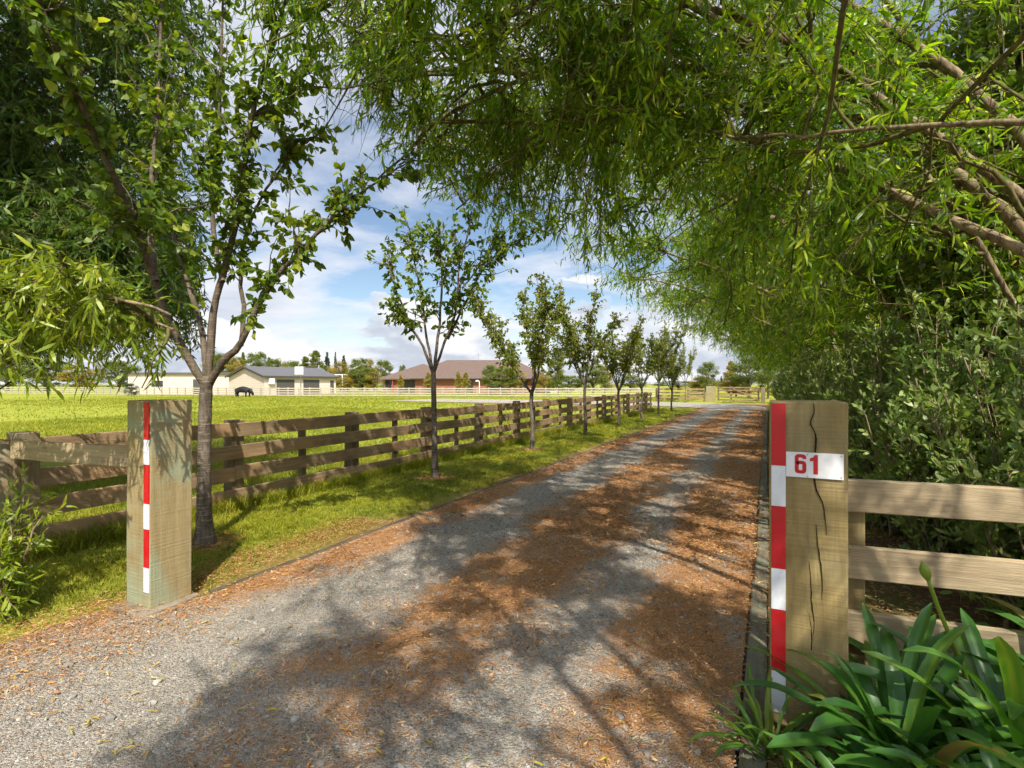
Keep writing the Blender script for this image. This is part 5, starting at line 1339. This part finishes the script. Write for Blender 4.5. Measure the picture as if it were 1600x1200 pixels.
# ------------------------------------------------------------------ sky, sun, camera
w = bpy.data.worlds.new('World'); SC.world = w; w.use_nodes = True
nt = w.node_tree; nt.nodes.clear()
T = NT.__new__(NT); T.t = nt
out = T.n('ShaderNodeOutputWorld')
sky = T.n('ShaderNodeTexSky'); sky.sky_type = 'NISHITA'; sky.sun_disc = False
sky.sun_elevation = SUN_EL; sky.sun_rotation = math.atan2(SUN_H[0], SUN_H[1]); sky.air_density = 1.0; sky.dust_density = 0.6; sky.ozone_density = 1.4
tc = T.n('ShaderNodeTexCoord'); sep = T.n('ShaderNodeSeparateXYZ'); T.l(tc.outputs['Generated'], sep.inputs[0])
zc = T.math('ADD', T.math('MAXIMUM', sep.outputs[2], 0.0), 0.14)
cx = T.math('DIVIDE', sep.outputs[0], zc); cy = T.math('DIVIDE', sep.outputs[1], zc)
cv = T.n('ShaderNodeCombineXYZ'); T.l(cx, cv.inputs[0]); T.l(cy, cv.inputs[1]); cv.inputs[2].default_value = 3.7
n1 = T.noise(0.85, 8, 0.56, cv.outputs[0], 0.35)
n2 = T.noise(0.35, 3, 0.5, cv.outputs[0])
cov = T.math('ADD', T.math('MULTIPLY', n1, 0.75), T.math('MULTIPLY', n2, 0.35))
fac = T.ramp(cov, [(0.475, (0, 0, 0)), (0.515, (0.4, 0.4, 0.4)), (0.59, (0.95, 0.95, 0.95))])
# a bank of cumulus low over the horizon
nv = T.n('ShaderNodeMapping'); nv.inputs['Scale'].default_value = (3.2, 3.2, 8.5); T.l(tc.outputs['Generated'], nv.inputs['Vector'])
nv.inputs['Location'].default_value = (1.3, 0.4, 0.0)
nb_ = T.noise(1.25, 7, 0.55, nv.outputs[0], 0.25)
elev = T.ramp(sep.outputs[2], [(0.0, (0.62, 0.62, 0.62)), (0.09, (0.53, 0.53, 0.53)), (0.17, (0.38, 0.38, 0.38)), (0.26, (0.15, 0.15, 0.15)), (0.34, (0, 0, 0))])
cum = T.math('ADD', nb_, T.math('SUBTRACT', elev, 0.5))
facc = T.ramp(cum, [(0.49, (0, 0, 0)), (0.515, (0.8, 0.8, 0.8)), (0.56, (1, 1, 1))])
fac = T.math('MAXIMUM', fac, facc)
# the undersides, turned from the sun, are greyer
off = T.n('ShaderNodeVectorMath', operation='ADD'); T.l(cv.outputs[0], off.inputs[0]); off.inputs[1].default_value = (0.18, -0.12, 0.05)
n3 = T.noise(0.85, 6, 0.56, off.outputs[0], 0.35)
thick = T.ramp(n3, [(0.38, (0.94, 0.95, 1.0)), (0.53, (0.86, 0.88, 0.95)), (0.68, (0.62, 0.67, 0.78))])
ov = T.n('ShaderNodeVectorMath', operation='ADD'); T.l(nv.outputs[0], ov.inputs[0]); ov.inputs[1].default_value = (0.0, 0.0, 0.45)
nb2 = T.noise(1.25, 7, 0.55, ov.outputs[0], 0.25)
shade = T.ramp(T.math('ADD', T.math('SUBTRACT', nb_, nb2), 0.5), [(0.42, (0.58, 0.63, 0.73)), (0.50, (0.80, 0.83, 0.90)), (0.58, (0.97, 0.97, 0.98))])
thick = T.mix(facc, thick, shade)
b1 = T.n('ShaderNodeBackground'); T.l(sky.outputs[0], b1.inputs[0]); b1.inputs[1].default_value = 0.062
b2 = T.n('ShaderNodeBackground'); T.l(thick, b2.inputs[0]); b2.inputs[1].default_value = 0.46
# added fill: clouds round the unseen sun brightened to light the view from behind
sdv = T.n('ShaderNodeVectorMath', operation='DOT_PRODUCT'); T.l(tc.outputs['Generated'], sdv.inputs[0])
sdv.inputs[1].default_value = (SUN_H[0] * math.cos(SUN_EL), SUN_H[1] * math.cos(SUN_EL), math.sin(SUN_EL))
fill_glow = T.ramp(sdv.outputs['Value'], [(0.25, (0, 0, 0)), (1.0, (1, 1, 1))])
T.l(T.math('ADD', T.math('MULTIPLY', fill_glow, 1.0), 0.46), b2.inputs[1])
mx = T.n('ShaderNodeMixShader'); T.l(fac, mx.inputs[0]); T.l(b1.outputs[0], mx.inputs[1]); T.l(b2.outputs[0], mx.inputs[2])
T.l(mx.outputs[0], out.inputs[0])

sl = bpy.data.lights.new('sun', 'SUN'); sl.energy = 3.3; sl.angle = R(0.6); sl.color = (1.0, 0.93, 0.82)
so = bpy.data.objects.new('sun', sl); COL.objects.link(so)
sd = Vector((SUN_H[0] * math.cos(SUN_EL), SUN_H[1] * math.cos(SUN_EL), math.sin(SUN_EL)))
so.rotation_euler = sd.to_track_quat('Z', 'Y').to_euler(); so.location = (8, -12, 18)

cd = bpy.data.cameras.new('camera'); cd.sensor_width = 36; cd.lens = 36 * 820 / 1600.0; cd.clip_end = 6000; cd.clip_start = 0.05
co = bpy.data.objects.new('camera', cd); COL.objects.link(co)
co.location = (0, 0, 1.5); co.rotation_euler = (R(90), 0, CAM_RZ)
SC.camera = co
SC.render.engine = 'CYCLES'
SC.cycles.use_denoising = True
SC.cycles.use_adaptive_sampling = True; SC.cycles.adaptive_threshold = 0.03
SC.cycles.max_bounces = 6; SC.cycles.diffuse_bounces = 4; SC.cycles.transmission_bounces = 4; SC.cycles.glossy_bounces = 2
SC.cycles.sample_clamp_indirect = 6
SC.view_settings.view_transform = 'Standard'; SC.view_settings.look = 'None'; SC.view_settings.gamma = 1.0
SC.view_settings.exposure = 1.22
